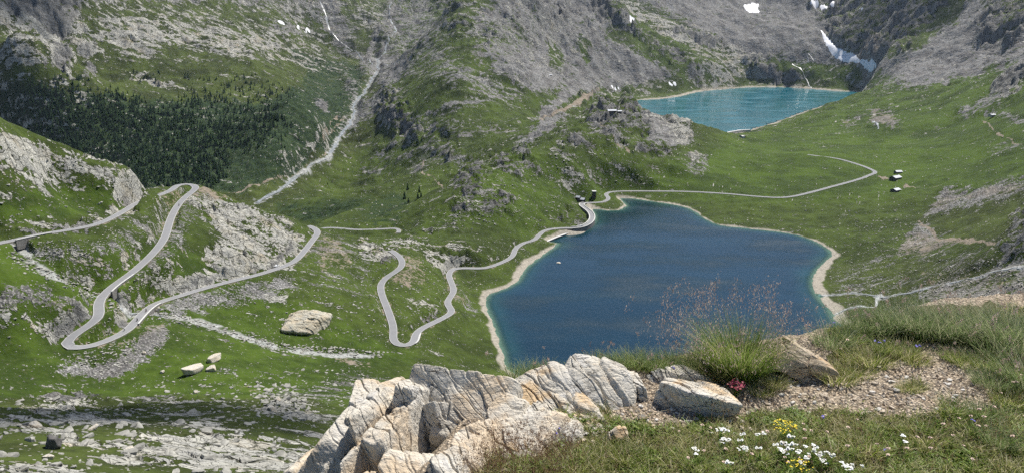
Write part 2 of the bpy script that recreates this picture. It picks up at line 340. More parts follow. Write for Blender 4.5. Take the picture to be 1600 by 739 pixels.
for p, v in (([(250,300),(275,290),(310,300),(270,340),(255,330)], .6), ([(310,285),(345,300),(380,312),(330,318),(300,310)], .9), ([(165,470),(215,470),(215,500),(190,520),(110,545),(165,510)], .5), ([(60,470),(150,465),(150,505),(95,530),(80,500)], .55),
             ([(90,560),(240,505),(262,500),(262,520),(200,545),(150,560)], .6), ([(500,365),(530,370),(560,400),(540,425),(500,430),(490,400)], .7), ([(610,440),(625,410),(640,400),(665,440),(640,455)], .9), ([(700,430),(730,450),(715,480),(700,480)], .8),
             ([(625,400),(650,395),(680,440),(650,440)], .7), ([(660,500),(720,475),(740,485),(690,515)], .4), ([(600,465),(625,470),(635,510),(620,525)], .4), ([(1300,350),(1390,320),(1600,285),(1600,300),(1440,330),(1400,360),(1520,375),(1440,400),(1320,400)], .75), ([(1440,420),(1700,390),(1700,520),(1440,500)], .55)):
    P_(N_['dirt'], p, v * .68, 10)
B_(N_['dirt'], 400, 600, 60, 8, 0, .3); B_(N_['dirt'], 550, 565, 35, 8, 10, .5)
L_(N_['dirt'], [(1450,318),(1430,335),(1440,355),(1475,375),(1560,378)], 5, .8)
for a in ((285,287,14,8,0,.6),(258,292,14,3,-20,.7),(150,352,70,4,-8,1.0),(60,362,30,4,0,.9),(95,505,26,10,-30,.8),(130,480,20,8,0,.9),(180,525,35,4,-25,.9),(330,432,60,3,-13,.7),(440,400,30,5,-40,.8),
          (110,622,60,7,2,1.0),(280,620,80,6,2,.7),(605,405,9,8,-30,1.0),(680,495,25,7,-25,1.0),(610,520,5,14,0,.7),(585,465,4,20,0,.5),(660,352,26,18,-10,1.0),(640,355,12,22,10,1.0),
          (1590,365,22,45,25,1.0),(700,350,20,16,0,.7),(190,470,12,12,0,.6),(1575,120,26,22,-30,1.0),(1490,130,40,10,-20,.0),(940,190,40,35,-20,.7),(1020,200,20,30,20,.5)):
    B_(N_['crag'], *a)
P_(N_['tone'], [(1300,320),(1400,260),(1600,150),(1700,250),(1460,300),(1330,345)], .75, 20); P_(N_['tone'], [(1440,320),(1700,290),(1700,370),(1500,372),(1440,350)], .1, 10); P_(N_['tone'], [(1290,410),(1560,400),(1560,500),(1290,500)], .25, 12)
# --- far layer
P_(F_['tone'], [(-160,-60),(620,-60),(600,200),(430,330),(-160,330)], .3, 20)
P_(F_['shrub'], [(-160,130),(80,140),(230,160),(420,160),(520,120),(560,150),(540,200),(470,260),(380,300),(-160,330)], 1.0, 25)
P_(F_['shrub'], [(440,60),(580,110),(560,170),(480,140)], .6, 15); P_(F_['shrub'], [(430,310),(640,300),(640,360),(430,350)], .55, 18)
P_(F_['rock'], [(-160,-60),(560,-60),(600,60),(480,100),(330,60),(250,90),(-160,60)], .34, 25)
for a in ((330,65,130,18,12,.7),(210,60,50,30,10,.75),(120,80,40,26,0,.55),(240,130,40,6,10,.95),(430,70,50,12,15,.7),(60,40,60,40,0,.6),(470,90,40,20,20,.5),(300,30,100,10,8,.5)): B_(F_['rock'], *a)
for a in ((90,95,30,14,-25,.7),(140,120,10,18,30,.8),(105,70,50,18,0,.6),(470,10,100,26,15,.6),(250,-20,260,20,4,.7),(100,-10,160,22,0,.75),(640,40,60,55,0,.62),(640,95,60,8,-12,1.0),(610,110,45,22,-10,.8),(545,60,20,60,30,.4),(520,30,14,45,-20,.9),(450,50,40,12,15,.6),(550,145,12,26,-25,.6),(500,170,16,5,30,.8)):
    B_(F_['scree'], *a)
for a in ((95,30,40,26,-30,.8),(50,5,60,20,-20,.8),(95,95,12,22,-20,1.0),(70,15,20,20,0,.9),(140,85,14,16,20,.6),(690,8,50,14,0,.8),(600,60,30,14,30,.6),(640,15,60,14,-15,.6),(575,25,30,20,20,.4)): B_(F_['crag'], *a)
# spur and central mountain
for a in ((620,185,22,38,-35,1.0),(640,205,14,22,-40,1.0),(690,215,24,10,30,.6),(700,240,22,10,10,.8),(735,287,28,24,-20,1.0),(775,320,28,20,-20,1.0),(720,330,20,14,0,.8),(790,258,30,12,25,1.0),(830,252,26,8,35,.9),(760,300,16,16,0,.6),(745,265,24,12,0,.7),
          (940,185,24,24,-20,1.0),(985,185,24,22,20,1.0),(960,215,26,12,20,.9),(900,220,30,12,25,.9),(925,150,14,8,0,.8),(1000,205,20,14,0,.8),(1020,240,30,12,25,.8),(880,240,20,10,20,.6),(905,340,20,12,0,.8),(860,345,26,10,0,.7),
          (965,40,40,12,20,1.0),(950,22,36,14,25,1.0),(960,55,30,8,10,.9),(1065,92,44,12,28,1.0),(1115,72,26,8,15,1.0),(1030,75,30,12,30,.9),(1080,60,40,8,25,.7),(870,20,60,22,10,.8),(820,40,50,24,20,.6),(900,60,60,30,10,.5),(850,100,50,20,10,.4),(1215,120,45,8,12,1.0),(1180,100,30,8,10,.6),(1290,130,20,6,0,.5),(760,60,40,20,-40,.5),(720,40,20,14,-30,.7)):
    B_(F_['crag'], *a)
P_(F_['scree'], [(740,20),(860,-60),(1350,-60),(1300,60),(1330,100),(1290,125),(1190,110),(1100,60),(960,-20),(950,90),(1000,120),(960,140),(820,140),(740,90)], .95, 18)
P_(F_['scree'], [(900,50),(1060,110),(1040,130),(980,142),(820,140),(800,90)], 1.0, 14)
P_(F_['scree'], [(1320,115),(1420,90),(1480,40),(1530,-10),(1560,60),(1640,90),(1560,110),(1440,140),(1350,140),(1345,125)], 1.0, 8)
for a in ((700,170,60,10,-15,.6),(690,110,60,22,30,.4),(760,140,60,20,20,.6),(700,200,50,12,20,.5),(870,165,50,9,-38,.95),(845,205,50,8,-35,.85),(660,240,30,40,20,.45),(700,250,60,10,10,.5),(600,250,18,60,40,.4),(575,175,16,50,50,.7),(640,210,50,8,-40,.4),(780,60,50,30,0,.6)):
    B_(F_['scree'], *a)
for a in ((760,205,60,10,5,.4),(1380,190,30,16,10,.7),(1330,195,20,6,0,.5)):
    B_(F_['scree'], *a); B_(F_['dirt'], *[*a[:5], a[5] * .7])
for a in ((1045,208,40,24,10,.9),(1020,190,14,26,-10,.9),(1090,258,22,20,30,.6),(1065,192,20,10,10,.7)): B_(F_['scree'], *a); B_(F_['dirt'], *[*a[:5], .22]); B_(F_['rock'], *[*a[:5], .8])
for a in ((1010,25,60,10,28,.7),(1060,55,60,12,28,.75),(1140,90,70,20,25,.6),(1300,55,20,60,0,.2)): B_(F_['rock'], *a)
for a in ((1060,105,70,14,22,.6),(1110,118,60,16,15,.55),(1190,112,60,12,5,.5),(1310,118,90,14,8,.7),(1070,80,50,8,25,.6),(870,90,12,22,-20,.5),(910,85,8,24,-20,.6)):
    B_(F_['scree'], *[*a[:5], .12]); B_(F_['tone'], *[*a[:5], a[5]])
P_(F_['crag'], [(1265,-60),(1330,-60),(1560,-60),(1500,-5),(1470,30),(1440,55),(1420,85),(1360,98),(1310,85),(1280,50),(1265,10)], 1.0, 8)
P_(F_['crag'], [(1530,-60),(1720,-60),(1720,70),(1620,70),(1570,88),(1530,70),(1515,40),(1540,0)], 1.0, 8)
B_(F_['crag'], 1350, 124, 40, 22, 0, 0.0); L_(F_['crag'], [(1284,50),(1300,72),(1320,88),(1345,98),(1370,104)], 16, 0.0, 8); B_(F_['scree'], 1360, 85, 26, 22, -20, .9); B_(F_['dirt'], 1360, 85, 24, 18, -20, .6); B_(F_['scree'], 1410, 45, 26, 10, 20, .8); B_(F_['scree'], 1290, 12, 30, 20, 0, .7)
P_(F_['tone'], [(1130,230),(1200,205),(1350,150),(1600,100),(1700,250),(1400,300),(1100,310),(1000,290)], .85, 20)
P_(F_['tone'], [(620,400),(800,240),(1000,260),(1000,300),(900,320),(800,380)], .65, 20); P_(F_['tone'], [(1320,150),(1500,125),(1600,95),(1640,130),(1500,175),(1380,180)], .7, 12)
P_(F_['rock'], [(760,200),(1000,150),(1100,280),(900,320),(640,360)], .26, 20); P_(F_['rock'], [(1120,220),(1600,130),(1600,260),(1300,330),(1050,320)], .08, 20)
P_(F_['rock'], [(930,150),(1000,125),(1060,140),(1000,160),(940,170)], .4, 8)
for a in ((1560,150,70,9,-28,.7),(1590,185,70,8,10,.5),(1600,250,60,25,10,.5)): B_(F_['scree'], *a)
for a in ((1580,132,24,16,-30,1.0),): B_(F_['crag'], *a); B_(F_['rock'], *a)
L_(F_['dirt'], [(845,190),(880,172),(935,146)], 6, .9, 3); L_(F_['dirt'], [(660,255),(662,270),(680,282),(695,298)], 3, .9, 2); L_(F_['dirt'], [(930,195),(950,215),(985,240)], 4, .8, 3)
L_(F_['dirt'], [(505,222),(512,205),(540,190)], 2, .9, 2); L_(F_['dirt'], [(360,305),(410,288),(460,265),(510,238),(512,215),(505,205),(520,193),(538,186)], 2.6, 1.0, 2)
L_(F_['dirt'], [(1412,288),(1425,290),(1438,291)], 3, .9, 2); L_(F_['dirt'], [(1372,276),(1388,280)], 3, 1.0, 2); L_(F_['dirt'], [(1440,293),(1500,291),(1545,278),(1570,255),(1563,240)], 1.6, .8, 2); L_(F_['dirt'], [(1535,190),(1560,210),(1600,232)], 3, .8, 2)
L_(F_['scree'], [(590,50),(575,95),(600,100)], 10, .8, 6); L_(F_['scree'], [(500,0),(515,45),(545,85),(575,100)], 9, .8, 5); L_(F_['scree'], [(610,0),(612,60),(595,95)], 7, .8, 5)

# store on the vertices
Uf = F_PX * X / (Y * CP - (Zt - CAM_H) * SP) + 800; Vf = 369.5 - F_PX * (Y * SP + (Zt - CAM_H) * CP) / (Y * CP - (Zt - CAM_H) * SP)
split = np.interp(Uf, [0, 300, 470, 640, 700, 900, 1400, 1500, 1700], [720, 700, 715, 720, 760, 740, 760, 1100, 1200])
isnear = sstep(30, -30, D - split)
M = {}
fi = (Vf + 60) / 2; fj = (Uf + 160) / 2
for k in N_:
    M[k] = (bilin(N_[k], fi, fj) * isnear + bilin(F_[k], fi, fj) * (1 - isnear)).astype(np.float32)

# large relief noise before carving
amp = sstep(60, 300, D)
rough_ = np.clip(.25 + M['rock'] * 1.1 + M['crag'] + M['scree'] * .2 + .3 * M['shrub'], 0, 1.6)
rough_ *= 1 - .75 * sstep(.72, .85, M['tone']) * sstep(.3, .1, M['rock'])
rel = amp * (2.4 * fbm(X / 70, Y / 70, 4, 1) + 0.005 * D * fbm(X / 260, Y / 260, 4, 2) + rough_ * np.clip(D / 600, .5, 2.2) * (5.0 * (ridged(X / 48, Y / 34, 4, 15) - .5) + 2.0 * (ridged(X / 19, Y / 14, 3, 16) - .5)))
rel += sstep(760, 1000, D) * sstep(.12, .35, M['rock'] + M['crag'] + .5 * M['scree']) * 11 * (ridged(X / 120, Y / 95, 3, 18) - .5)
rel += sstep(1300, 2300, D) * 44 * (ridged((X + .5 * Y) / 330, (Y - .3 * X) / 620, 5, 17) - .5) * (.35 + .6 * M['scree'] + M['crag'])
# basins
SH = np.full(X.shape, 999.0, np.float32)        # distance from the shore (negative in the water)
def basin(poly_pix, zl, reach):
    global Zt
    P = poly_xy(poly_pix, zl); c = P.mean(0); rad = np.linalg.norm(P - c, axis=1).max() + reach + 20
    P3 = cubic_path(np.c_[np.r_[P, P[:1]], np.zeros(len(P) + 1)], 12.0)[:-1, :2]
    m = ((X - c[0]) ** 2 + (Y - c[1]) ** 2) < rad * rad
    s = sdist(P3, X[m], Y[m]) + 2.2 * fbm(X[m] / 14, Y[m] / 14, 3, 5)
    z = Zt[m] + rel[m] * sstep(0, reach, s)
    bank = zl + 0.25 + 0.13 * np.maximum(s, 0) + .2 * fbm(X[m] / 6, Y[m] / 6, 3, 6)
    k = sstep(0, reach, s)
    z = np.where(s > 0, bank * (1 - k) + np.maximum(z, zl + .8) * k, zl - 0.15 + 0.12 * np.maximum(s, -60))
    Zt[m] = z; rel[m] = 0; SH[m] = np.minimum(SH[m], s)
    return P3
SHORE1 = basin(LAKE1, Z1, 45.0); SHORE2 = basin(LAKE2, Z2, 70.0)
Zt += rel
# roads, streams
p_up = smooth_path(pix_path(ROAD_UP), 2, 2); p_dam = smooth_path(pix_path(ROAD_DAM), 2, 1); p_low = smooth_path(pix_path(ROAD_LOW), 2, 1)
ROADD = np.full(X.shape, 99.0, np.float32); CUT = np.zeros(X.shape, np.float32)
STRD = np.full(X.shape, 99.0, np.float32)
def stream(pix, w, depth, step=4.0, reach=6):
    p = pix_path(pix, step); p[:, 0] += (1.5 if w < 6 else 9.0) * fbm(p[:, 1] / (9 if w < 6 else 60), p[:, 0] / 60, 2, 9); 
    d, zz, sd = near_path(p, reach * w)
    k = sstep(w * reach, w * .7, d) 
    tgt = zz - depth + 0.25 * np.maximum(d - w, 0)
    Zt[:] = np.where(k > 0, np.minimum(Zt, Zt * (1 - k) + tgt * k) if depth > 0 else Zt * (1 - k) + tgt * k, Zt)
    STRD[:] = np.minimum(STRD, d / w)
    return p
s_l = stream(STREAM_L, 3.6, 0.9); s_river = stream(RIVER, 6.5, 1.0, 10.0, 4); s_r = stream(STREAM_R, 2.6, .4); s_r2 = stream(STREAM_R2, 1.8, .3); s_fall = stream(FALL, 5.0, 1.0, 8.0, 3)
def carve(p, hw=3.1, up=5.0, dn=13.0, dam=None):
    d, zz, sd = near_path(p, hw + dn + 6)
    dz = Zt - zz
    wdt = np.where(dz > 0, up, dn)
    dk = 1 - sstep(dam[2] - 28, dam[2] + 6, np.hypot(X - dam[0], Y - dam[1])) if dam is not None else 0
    if dam is not None: wdt = wdt * (1 - dk) + .3 * dk
    k = sstep(hw + wdt, hw + .6, d)
    STREAMS = sstep(1.6, .9, STRD)
    if dam is not None: zz = zz * (1 - dk) + np.where(d > hw - 1.2, np.minimum(zz, Zt + .45), zz) * dk
    Zn = Zt * (1 - k) + (zz - .35 - .10 * np.maximum(d - hw, 0)) * k
    # bridges: the gully passes under the road
    gap = STREAMS * sstep(0, .4, np.maximum(0, -dz) / 3.0)
    Zt[:] = np.where(d < 90, Zn * (1 - gap) + np.minimum(Zt, Zn) * gap, Zt)
    CUT[:] = np.maximum(CUT, np.where((dz > .8), sstep(hw + 5.0, hw + 1.5, d) * sstep(1.0, 3.5, dz) * sstep(-.4, .3, fbm(X / 12, Y / 12, 2, 33)), 0))
    ROADD[:] = np.minimum(ROADD, d)
carve(p_up); carve(p_dam, 3.0, dam=(*xy(PZ(912, 340, 5)), 58)); carve(p_low, 2.6, 4, 8)
M['crag'] = np.maximum(M['crag'], CUT * .75)
M['dirt'] = np.maximum(M['dirt'], .45 * sstep(7, 3.2, ROADD) * (fbm(X / 9, Y / 9, 2, 31) > -.1))
# fine relief
q = sstep(2.6, 5.5, ROADD) * sstep(-1, 6, SH) * sstep(60, 110, D)
wx = X + 6 * fbm(X / 25, Y / 25, 2, 20); wy = Y + 6 * fbm(X / 25, Y / 25, 2, 21)
# layered slabs: a dipping direction plus cells
cw_ = 11.0; ca, sa = math.cos(R(25)), math.sin(R(25))
gx = (wx * ca + wy * sa); gy = (-wx * sa + wy * ca)
f1, f21, rv = cellnoise(gx / 16, gy / 7, 3); f1b, f21b, rvb = cellnoise(gx / 6 + 5, gy / 2.6, 4)
slab = (rv - .5) * 2.2 + (rvb - .5) * 1.0 - .9 * sstep(.16, 0, f21) - .5 * sstep(.14, 0, f21b)
fine = fbm(X / 5, Y / 5, 4, 22)
rk = np.clip(M['rock'] + .45 * fbm(X / 30, Y / 30, 4, 23) + .15 * fine, 0, 1)
rkk = sstep(.42, .68, rk)
dsc = np.clip(D / 900, .35, 3.0)
f1c, f21c, rvc = cellnoise(wx / (9 * 2), wy / (9 * 2) * 1.0, 8)
cragN = (ridged(wx / 28, wy / 28, 5, 24) - .45) * 9 + (rvc - .5) * 4 + 3.5 * (ridged(gx / 14, gy / 9, 4, 25) - .5)
fb = sstep(900, 1600, D)
crag_n = (ridged(wx / 28, wy / 28, 5, 24) - .45) * 9 + (rvc - .5) * 4 + 3.5 * (ridged(gx / 14, gy / 9, 4, 25) - .5)
f1d, f21d, rvd = cellnoise(X / 70 + .3 * vnoise(X / 40, Y / 40, 44), Y / 55 + .3 * vnoise(X / 40, Y / 40, 45), 12)
crag_f = (ridged(X / 150, Y / 120, 3, 24) - .45) * 34 + (rvd - .5) * 26 + 6 * (ridged(gx / 60, gy / 30, 2, 25) - .5)
Zt += q * (rkk * (1 - fb) * slab * 1.0 * np.clip(D / 400, .5, 2.0) + M['crag'] * (np.clip(D / 900, .35, 1.4) * crag_n * 1.1 * (1 - .6 * CUT) * (1 - fb) + crag_f * fb)
           + .35 * fine * np.clip(D / 300, .4, 2.0) * (1 - .7 * fb) + M['scree'] * .5 * np.clip(D / 600, .4, 1.5) * fbm(X / 3.3, Y / 3.3, 3, 26) * (1 - fb))
farm = sstep(1000, 1900, D)
Zt += q * farm * (20 * (ridged((X - .6 * Y) / 230, (Y + .6 * X) / 100, 3, 34) - .55) * np.clip(M['rock'] - .15, 0, 1) * 1.4 + 9 * (ridged(X / 190, Y / 190, 3, 28) - .5) * (.5 + M['crag'])
                  + 5.0 * (ridged((X + .25 * Y) / 75, (Y - .25 * X) / 420, 2, 29) - .5) * (.3 + M['scree']))
Z = Zt.astype(np.float32)
def zat(x, y):
    d = math.hypot(x, y); th = math.atan2(x, y)
    i = float(np.interp(math.log(d), Ls, np.arange(NR))); j = (th - TH0) / (TH1 - TH0) * (NT - 1)
    return float(bilin(Z, np.array([i]), np.array([j]))[0])
def zats(x, y):
    d = np.hypot(x, y); i = np.interp(np.log(d), Ls, np.arange(NR)); j = (np.arctan2(x, y) - TH0) / (TH1 - TH0) * (NT - 1)
    return bilin(Z, i, j)
def mats_at(key, x, y):
    d = np.hypot(x, y); i = np.interp(np.log(d), Ls, np.arange(NR)); j = (np.arctan2(x, y) - TH0) / (TH1 - TH0) * (NT - 1)
    return bilin(M[key], i, j)
def hit(u, v, dmin=50.0):
    """where the line of sight through a photo pixel meets the terrain"""
    th, s = ray(u, v); j = (th - TH0) / (TH1 - TH0) * (NT - 1); j0 = int(np.clip(j, 0, NT - 2)); f = j - j0
    col = Z[:, j0] * (1 - f) + Z[:, j0 + 1] * f; d = np.exp(Ls); g = (CAM_H + s * d) - col
    k = np.where((g < 0) & (d > dmin))[0]
    if not len(k): return None
    k = k[0]; t = g[k - 1] / (g[k - 1] - g[k] + 1e-9) if k and d[k-1] > dmin else 1.0
    dd = d[k - 1] + (d[k] - d[k - 1]) * t
    return Vector((dd * math.sin(th), dd * math.cos(th), zat(dd * math.sin(th), dd * math.cos(th))))
# ------------------------------------------------------------------ materials
def mat_new(name, rough=.9, spec=.2):
    m = bpy.data.materials.new(name); m.use_nodes = True; nt = m.node_tree
    for n in list(nt.nodes): nt.nodes.remove(n)
    o = nt.nodes.new('ShaderNodeOutputMaterial'); b = nt.nodes.new('ShaderNodeBsdfPrincipled')
    b.inputs['Roughness'].default_value = rough; b.inputs['Specular IOR Level'].default_value = spec
    nt.links.new(b.outputs[0], o.inputs[0]); return m, nt, b, o
class G_:
    """tiny node-graph helper"""
    def __init__(s, nt): s.nt = nt
    def put(s, sock, v):
        if hasattr(v, 'links') or hasattr(v, 'is_linked'): s.nt.links.new(v, sock)
        else:
            try: sock.default_value = v
            except Exception: sock.default_value = (v[0], v[1], v[2], 1) if len(v) == 3 else v
    def attr(s, name, vec=False):
        n = s.nt.nodes.new('ShaderNodeAttribute'); n.attribute_name = name; return n.outputs['Vector' if vec else 'Fac']
    def pos(s): 
        n = s.nt.nodes.new('ShaderNodeTexCoord'); return n.outputs['Object']
    def geo(s, k='Position'): return s.nt.nodes.new('ShaderNodeNewGeometry').outputs[k]
    def m(s, op, a, b=None, c=None, clamp=False):
        n = s.nt.nodes.new('ShaderNodeMath'); n.operation = op; n.use_clamp = clamp
        s.put(n.inputs[0], a)
        if b is not None: s.put(n.inputs[1], b)
        if c is not None: s.put(n.inputs[2], c)
        return n.outputs[0]
    def vm(s, op, a, b):
        n = s.nt.nodes.new('ShaderNodeVectorMath'); n.operation = op; s.put(n.inputs[0], a); s.put(n.inputs[1], b); return n.outputs[0]
    def step(s, a, b, x):
        n = s.nt.nodes.new('ShaderNodeMapRange'); n.interpolation_type = 'SMOOTHSTEP'
        s.put(n.inputs['Value'], x); s.put(n.inputs['From Min'], a); s.put(n.inputs['From Max'], b); return n.outputs[0]
    def noise(s, vec, scale, det=4.0, rough=.55, dist=0.0):
        n = s.nt.nodes.new('ShaderNodeTexNoise'); s.put(n.inputs['Vector'], vec); s.put(n.inputs['Scale'], scale)
        n.inputs['Detail'].default_value = det; n.inputs['Roughness'].default_value = rough; n.inputs['Distortion'].default_value = dist; return n.outputs['Fac']
    def noisec(s, vec, scale, det=2.0):
        n = s.nt.nodes.new('ShaderNodeTexNoise'); s.put(n.inputs['Vector'], vec); s.put(n.inputs['Scale'], scale); n.inputs['Detail'].default_value = det; return n.outputs['Color']
    def vor(s, vec, scale, feat='F1', out='Distance', rnd=1.0):
        n = s.nt.nodes.new('ShaderNodeTexVoronoi'); n.feature = feat; s.put(n.inputs['Vector'], vec); s.put(n.inputs['Scale'], scale)
        n.inputs['Randomness'].default_value = rnd; return n.outputs[out]
    def mix(s, f, a, b):
        n = s.nt.nodes.new('ShaderNodeMix'); n.data_type = 'RGBA'; s.put(n.inputs[0], f); s.put(n.inputs[6], a); s.put(n.inputs[7], b); return n.outputs[2]
    def mul(s, a, f):
        n = s.nt.nodes.new('ShaderNodeMix'); n.data_type = 'RGBA'; n.blend_type = 'MULTIPLY'; n.inputs[0].default_value = 1; s.put(n.inputs[6], a)
        c = s.nt.nodes.new('ShaderNodeCombineColor'); [s.put(c.inputs[i], f) for i in range(3)]; s.nt.links.new(c.outputs[0], n.inputs[7]); return n.outputs[2]
    def sep(s, v):
        n = s.nt.nodes.new('ShaderNodeSeparateXYZ'); s.put(n.inputs[0], v); return n.outputs
    def mapv(s, v, rot=(0, 0, 0), sc=(1, 1, 1)):
        n = s.nt.nodes.new('ShaderNodeMapping'); s.put(n.inputs['Vector'], v); n.inputs['Rotation'].default_value = rot; n.inputs['Scale'].default_value = sc; return n.outputs[0]
    def bump(s, h, strength=1.0, dist=1.0, nrm=None):
        n = s.nt.nodes.new('ShaderNodeBump'); s.put(n.inputs['Height'], h); n.inputs['Strength'].default_value = strength; s.put(n.inputs['Distance'], dist)
        if nrm is not None: s.put(n.inputs['Normal'], nrm)
        return n.outputs[0]

def land_material():
    m, nt, b, o = mat_new('mountain_ground', .95, .12); g = G_(nt)
    a1 = g.sep(g.attr('m1', True)); a2 = g.sep(g.attr('m2', True)); a3 = g.sep(g.attr('m3', True))
    rock, scree, dirt = a1[0], a1[1], a1[2]; tone, shrub, crag = a2[0], a2[1], a2[2]
    shore, fars, wet = a3[0], a3[1], a3[2]
    P = g.pos(); W1 = g.vm('ADD', P, g.vm('MULTIPLY', g.vm('SUBTRACT', g.noisec(P, .05, 3), (.5, .5, .5)), (14, 14, 4)))
    def fmix(a_, b_): return g.m('ADD', g.m('MULTIPLY', a_, g.m('SUBTRACT', 1.0, fars)), g.m('MULTIPLY', b_, fars))
    nB = g.noise(P, .012, 4); nM = fmix(g.noise(P, .07, 5, .6), g.noise(P, .028, 4, .58)); nF = fmix(g.noise(P, .45, 4, .6), g.noise(P, .10, 3, .55)); nX = fmix(g.noise(P, 1.7, 3, .6), g.noise(P, .30, 2, .5))
    nz = g.sep(g.geo('Normal'))[2]; slope = g.m('SUBTRACT', 1.0, nz)
    # texture scale grows with distance class of the terrain (fars: 0 near .. 1 far)
    # grass
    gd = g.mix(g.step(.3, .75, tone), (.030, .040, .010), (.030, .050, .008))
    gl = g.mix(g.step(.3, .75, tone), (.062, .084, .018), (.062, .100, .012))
    gm = g.m('ADD', g.m('MULTIPLY', nM, .6), g.m('MULTIPLY', nB, .5))
    grass = g.mix(g.step(.42, .68, gm), gd, gl)
    grass = g.mix(g.m('MULTIPLY', g.step(.52, .75, nF), .35), grass, (.105, .098, .050))
    grass = g.mul(grass, g.m('ADD', .45, g.m('MULTIPLY', g.m('ADD', nX, nF), .55)))
    shr = g.mix(g.step(.4, .62, nF), (.012, .027, .011), (.034, .056, .020))
    grass = g.mix(g.m('MULTIPLY', g.step(.35, .65, g.m('ADD', shrub, g.m('MULTIPLY', g.m('SUBTRACT', nM, .5), 1.3))), .9), grass, shr)
    # heath blotches on the dull ground
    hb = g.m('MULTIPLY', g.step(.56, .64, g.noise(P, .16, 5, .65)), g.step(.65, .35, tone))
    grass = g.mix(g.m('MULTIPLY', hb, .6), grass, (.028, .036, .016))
    # rock slabs: dipping joints
    Q = g.mapv(W1, (0, 0, R(-25)), (.062, .145, .10)); Q2 = g.mapv(W1, (0, 0, R(-25)), (.24, .52, .4))
    e1 = g.vor(Q, 1.0, 'DISTANCE_TO_EDGE'); e2 = g.vor(Q2, 1.0, 'DISTANCE_TO_EDGE'); c1 = g.sep(g.vor(Q, 1.0, 'F1', 'Color'))[0]; c2 = g.sep(g.vor(Q2, 1.0, 'F1', 'Color'))[0]
    rc = g.mix(c1, (.30, .295, .26), (.47, .455, .39)); rc = g.mix(g.m('MULTIPLY', c2, .5), rc, (.33, .325, .31)); rc = g.mix(g.step(.5, .75, nM), rc, (.36, .32, .24))
    rc = g.mul(rc, g.m('ADD', .5, g.m('MULTIPLY', g.m('ADD', nX, nF), .5)))
    crack = g.m('MULTIPLY', g.m('ADD', .15, g.m('MULTIPLY', .85, g.step(0, .035, e1))), g.m('ADD', .6, g.m('MULTIPLY', .4, g.step(0, .05, e2))))
    rc = g.mix(crack, (.05, .052, .03), rc)
    dark = g.mix(g.step(.36, .64, g.m('ADD', g.m('MULTIPLY', nF, .4), g.m('MULTIPLY', .6, g.noise(g.mapv(P, (R(12), R(18), 0), (.06, .05, .012)), 1.0, 5, .6)))), (.055, .056, .056), (.22, .215, .205)); rc = g.mix(g.m('MULTIPLY', g.step(.3, .8, crag), .85), rc, dark)
    # where bare rock shows
    nS = fmix(g.noise(g.mapv(W1, (0, 0, R(-25)), (.035, .12, .08)), 1.0, 6, .65), g.noise(g.mapv(W1, (0, 0, R(28)), (.012, .05, .05)), 1.0, 4, .6))
    rr = g.m('ADD', g.m('ADD', g.m('MULTIPLY', rock, 1.0), g.m('MULTIPLY', g.m('SUBTRACT', nS, .5), 2.9)), g.m('MULTIPLY', g.m('SUBTRACT', nF, .5), 1.0))
    rr = g.m('ADD', rr, g.m('MULTIPLY', g.m('SUBTRACT', c2, .5), .25)); rr = g.m('ADD', rr, g.m('MULTIPLY', crag, .45)); rr = g.m('ADD', rr, g.m('MULTIPLY', g.step(.25, .55, slope), .35))
    rmask = g.step(.58, .66, rr)
    # scree: three sizes of stones, coarser far away
    def stones(scale, seed):
        V = g.vm('ADD', P, (seed * 13.1, seed * 7.7, 0)); d = g.vor(V, scale, 'F1'); c = g.sep(g.vor(V, scale, 'F1', 'Color')); return d, c
    dA, cA = stones(g.m('SUBTRACT', .9, g.m('MULTIPLY', fars, .62)), 1); dB, cB = stones(g.m('SUBTRACT', .33, g.m('MULTIPLY', fars, .22)), 2); dC, cC = stones(.06, 3)
    sc_n = g.m('ADD', g.m('MULTIPLY', cA[0], .45), g.m('MULTIPLY', cB[0], .55)); sc_n = g.m('ADD', g.m('MULTIPLY', sc_n, g.m('SUBTRACT', 1.0, g.m('MULTIPLY', fars, .5))), g.m('MULTIPLY', cC[0], g.m('MULTIPLY', fars, .5)))
    sc_n = fmix(sc_n, g.m('ADD', g.m('MULTIPLY', sc_n, .35), g.m('MULTIPLY', nF, .6)))
    streak = g.noise(g.mapv(P, (0, 0, R(20)), (.05, .012, .03)), 1.0, 5, .6)
    scc = g.mix(sc_n, (.13, .128, .122), (.40, .39, .37)); scc = g.mix(g.m('MULTIPLY', .75, g.step(.42, .62, streak)), scc, (.17, .16, .15)); scc = g.mul(scc, g.m('ADD', .45, g.m('MULTIPLY', g.m('ADD', nM, nB), .58))); scc = g.mul(scc, g.m('ADD', .55, g.m('MULTIPLY', fmix(.8, .5), g.step(.6, .2, dA))))
    dirtc = g.mix(nF, (.16, .13, .095), (.31, .26, .20)); scc = g.mix(g.step(.15, .85, dirt), scc, g.mul(dirtc, g.m('ADD', .6, g.m('MULTIPLY', .6, sc_n))))
    ss = g.m('ADD', scree, g.m('MULTIPLY', g.m('SUBTRACT', nF, .5), 1.7)); ss = g.m('ADD', ss, g.m('MULTIPLY', g.m('SUBTRACT', nS, .5), 2.2)); ss = g.m('ADD', ss, g.m('MULTIPLY', g.m('SUBTRACT', nX, .5), .8))
    smask = g.step(.46, .62, ss)
    dm = g.step(.42, .62, g.m('ADD', dirt, g.m('ADD', g.m('MULTIPLY', g.m('SUBTRACT', nF, .5), 1.3), g.m('MULTIPLY', g.m('SUBTRACT', nM, .5), 1.2))))
    # single stones strewn over the grass
    def dots(d, c, thr, r): return g.m('MULTIPLY', g.step(r, r * .7, d), g.m('GREATER_THAN', c[1], thr))
    dens = g.m('ADD', g.m('MULTIPLY', g.step(.50, .66, g.noise(P, .022, 5, .65)), .16), g.m('MULTIPLY', g.m('MULTIPLY', g.step(.40, .60, g.noise(P, .06, 4, .6)), g.m('ADD', rock, scree)), .34))
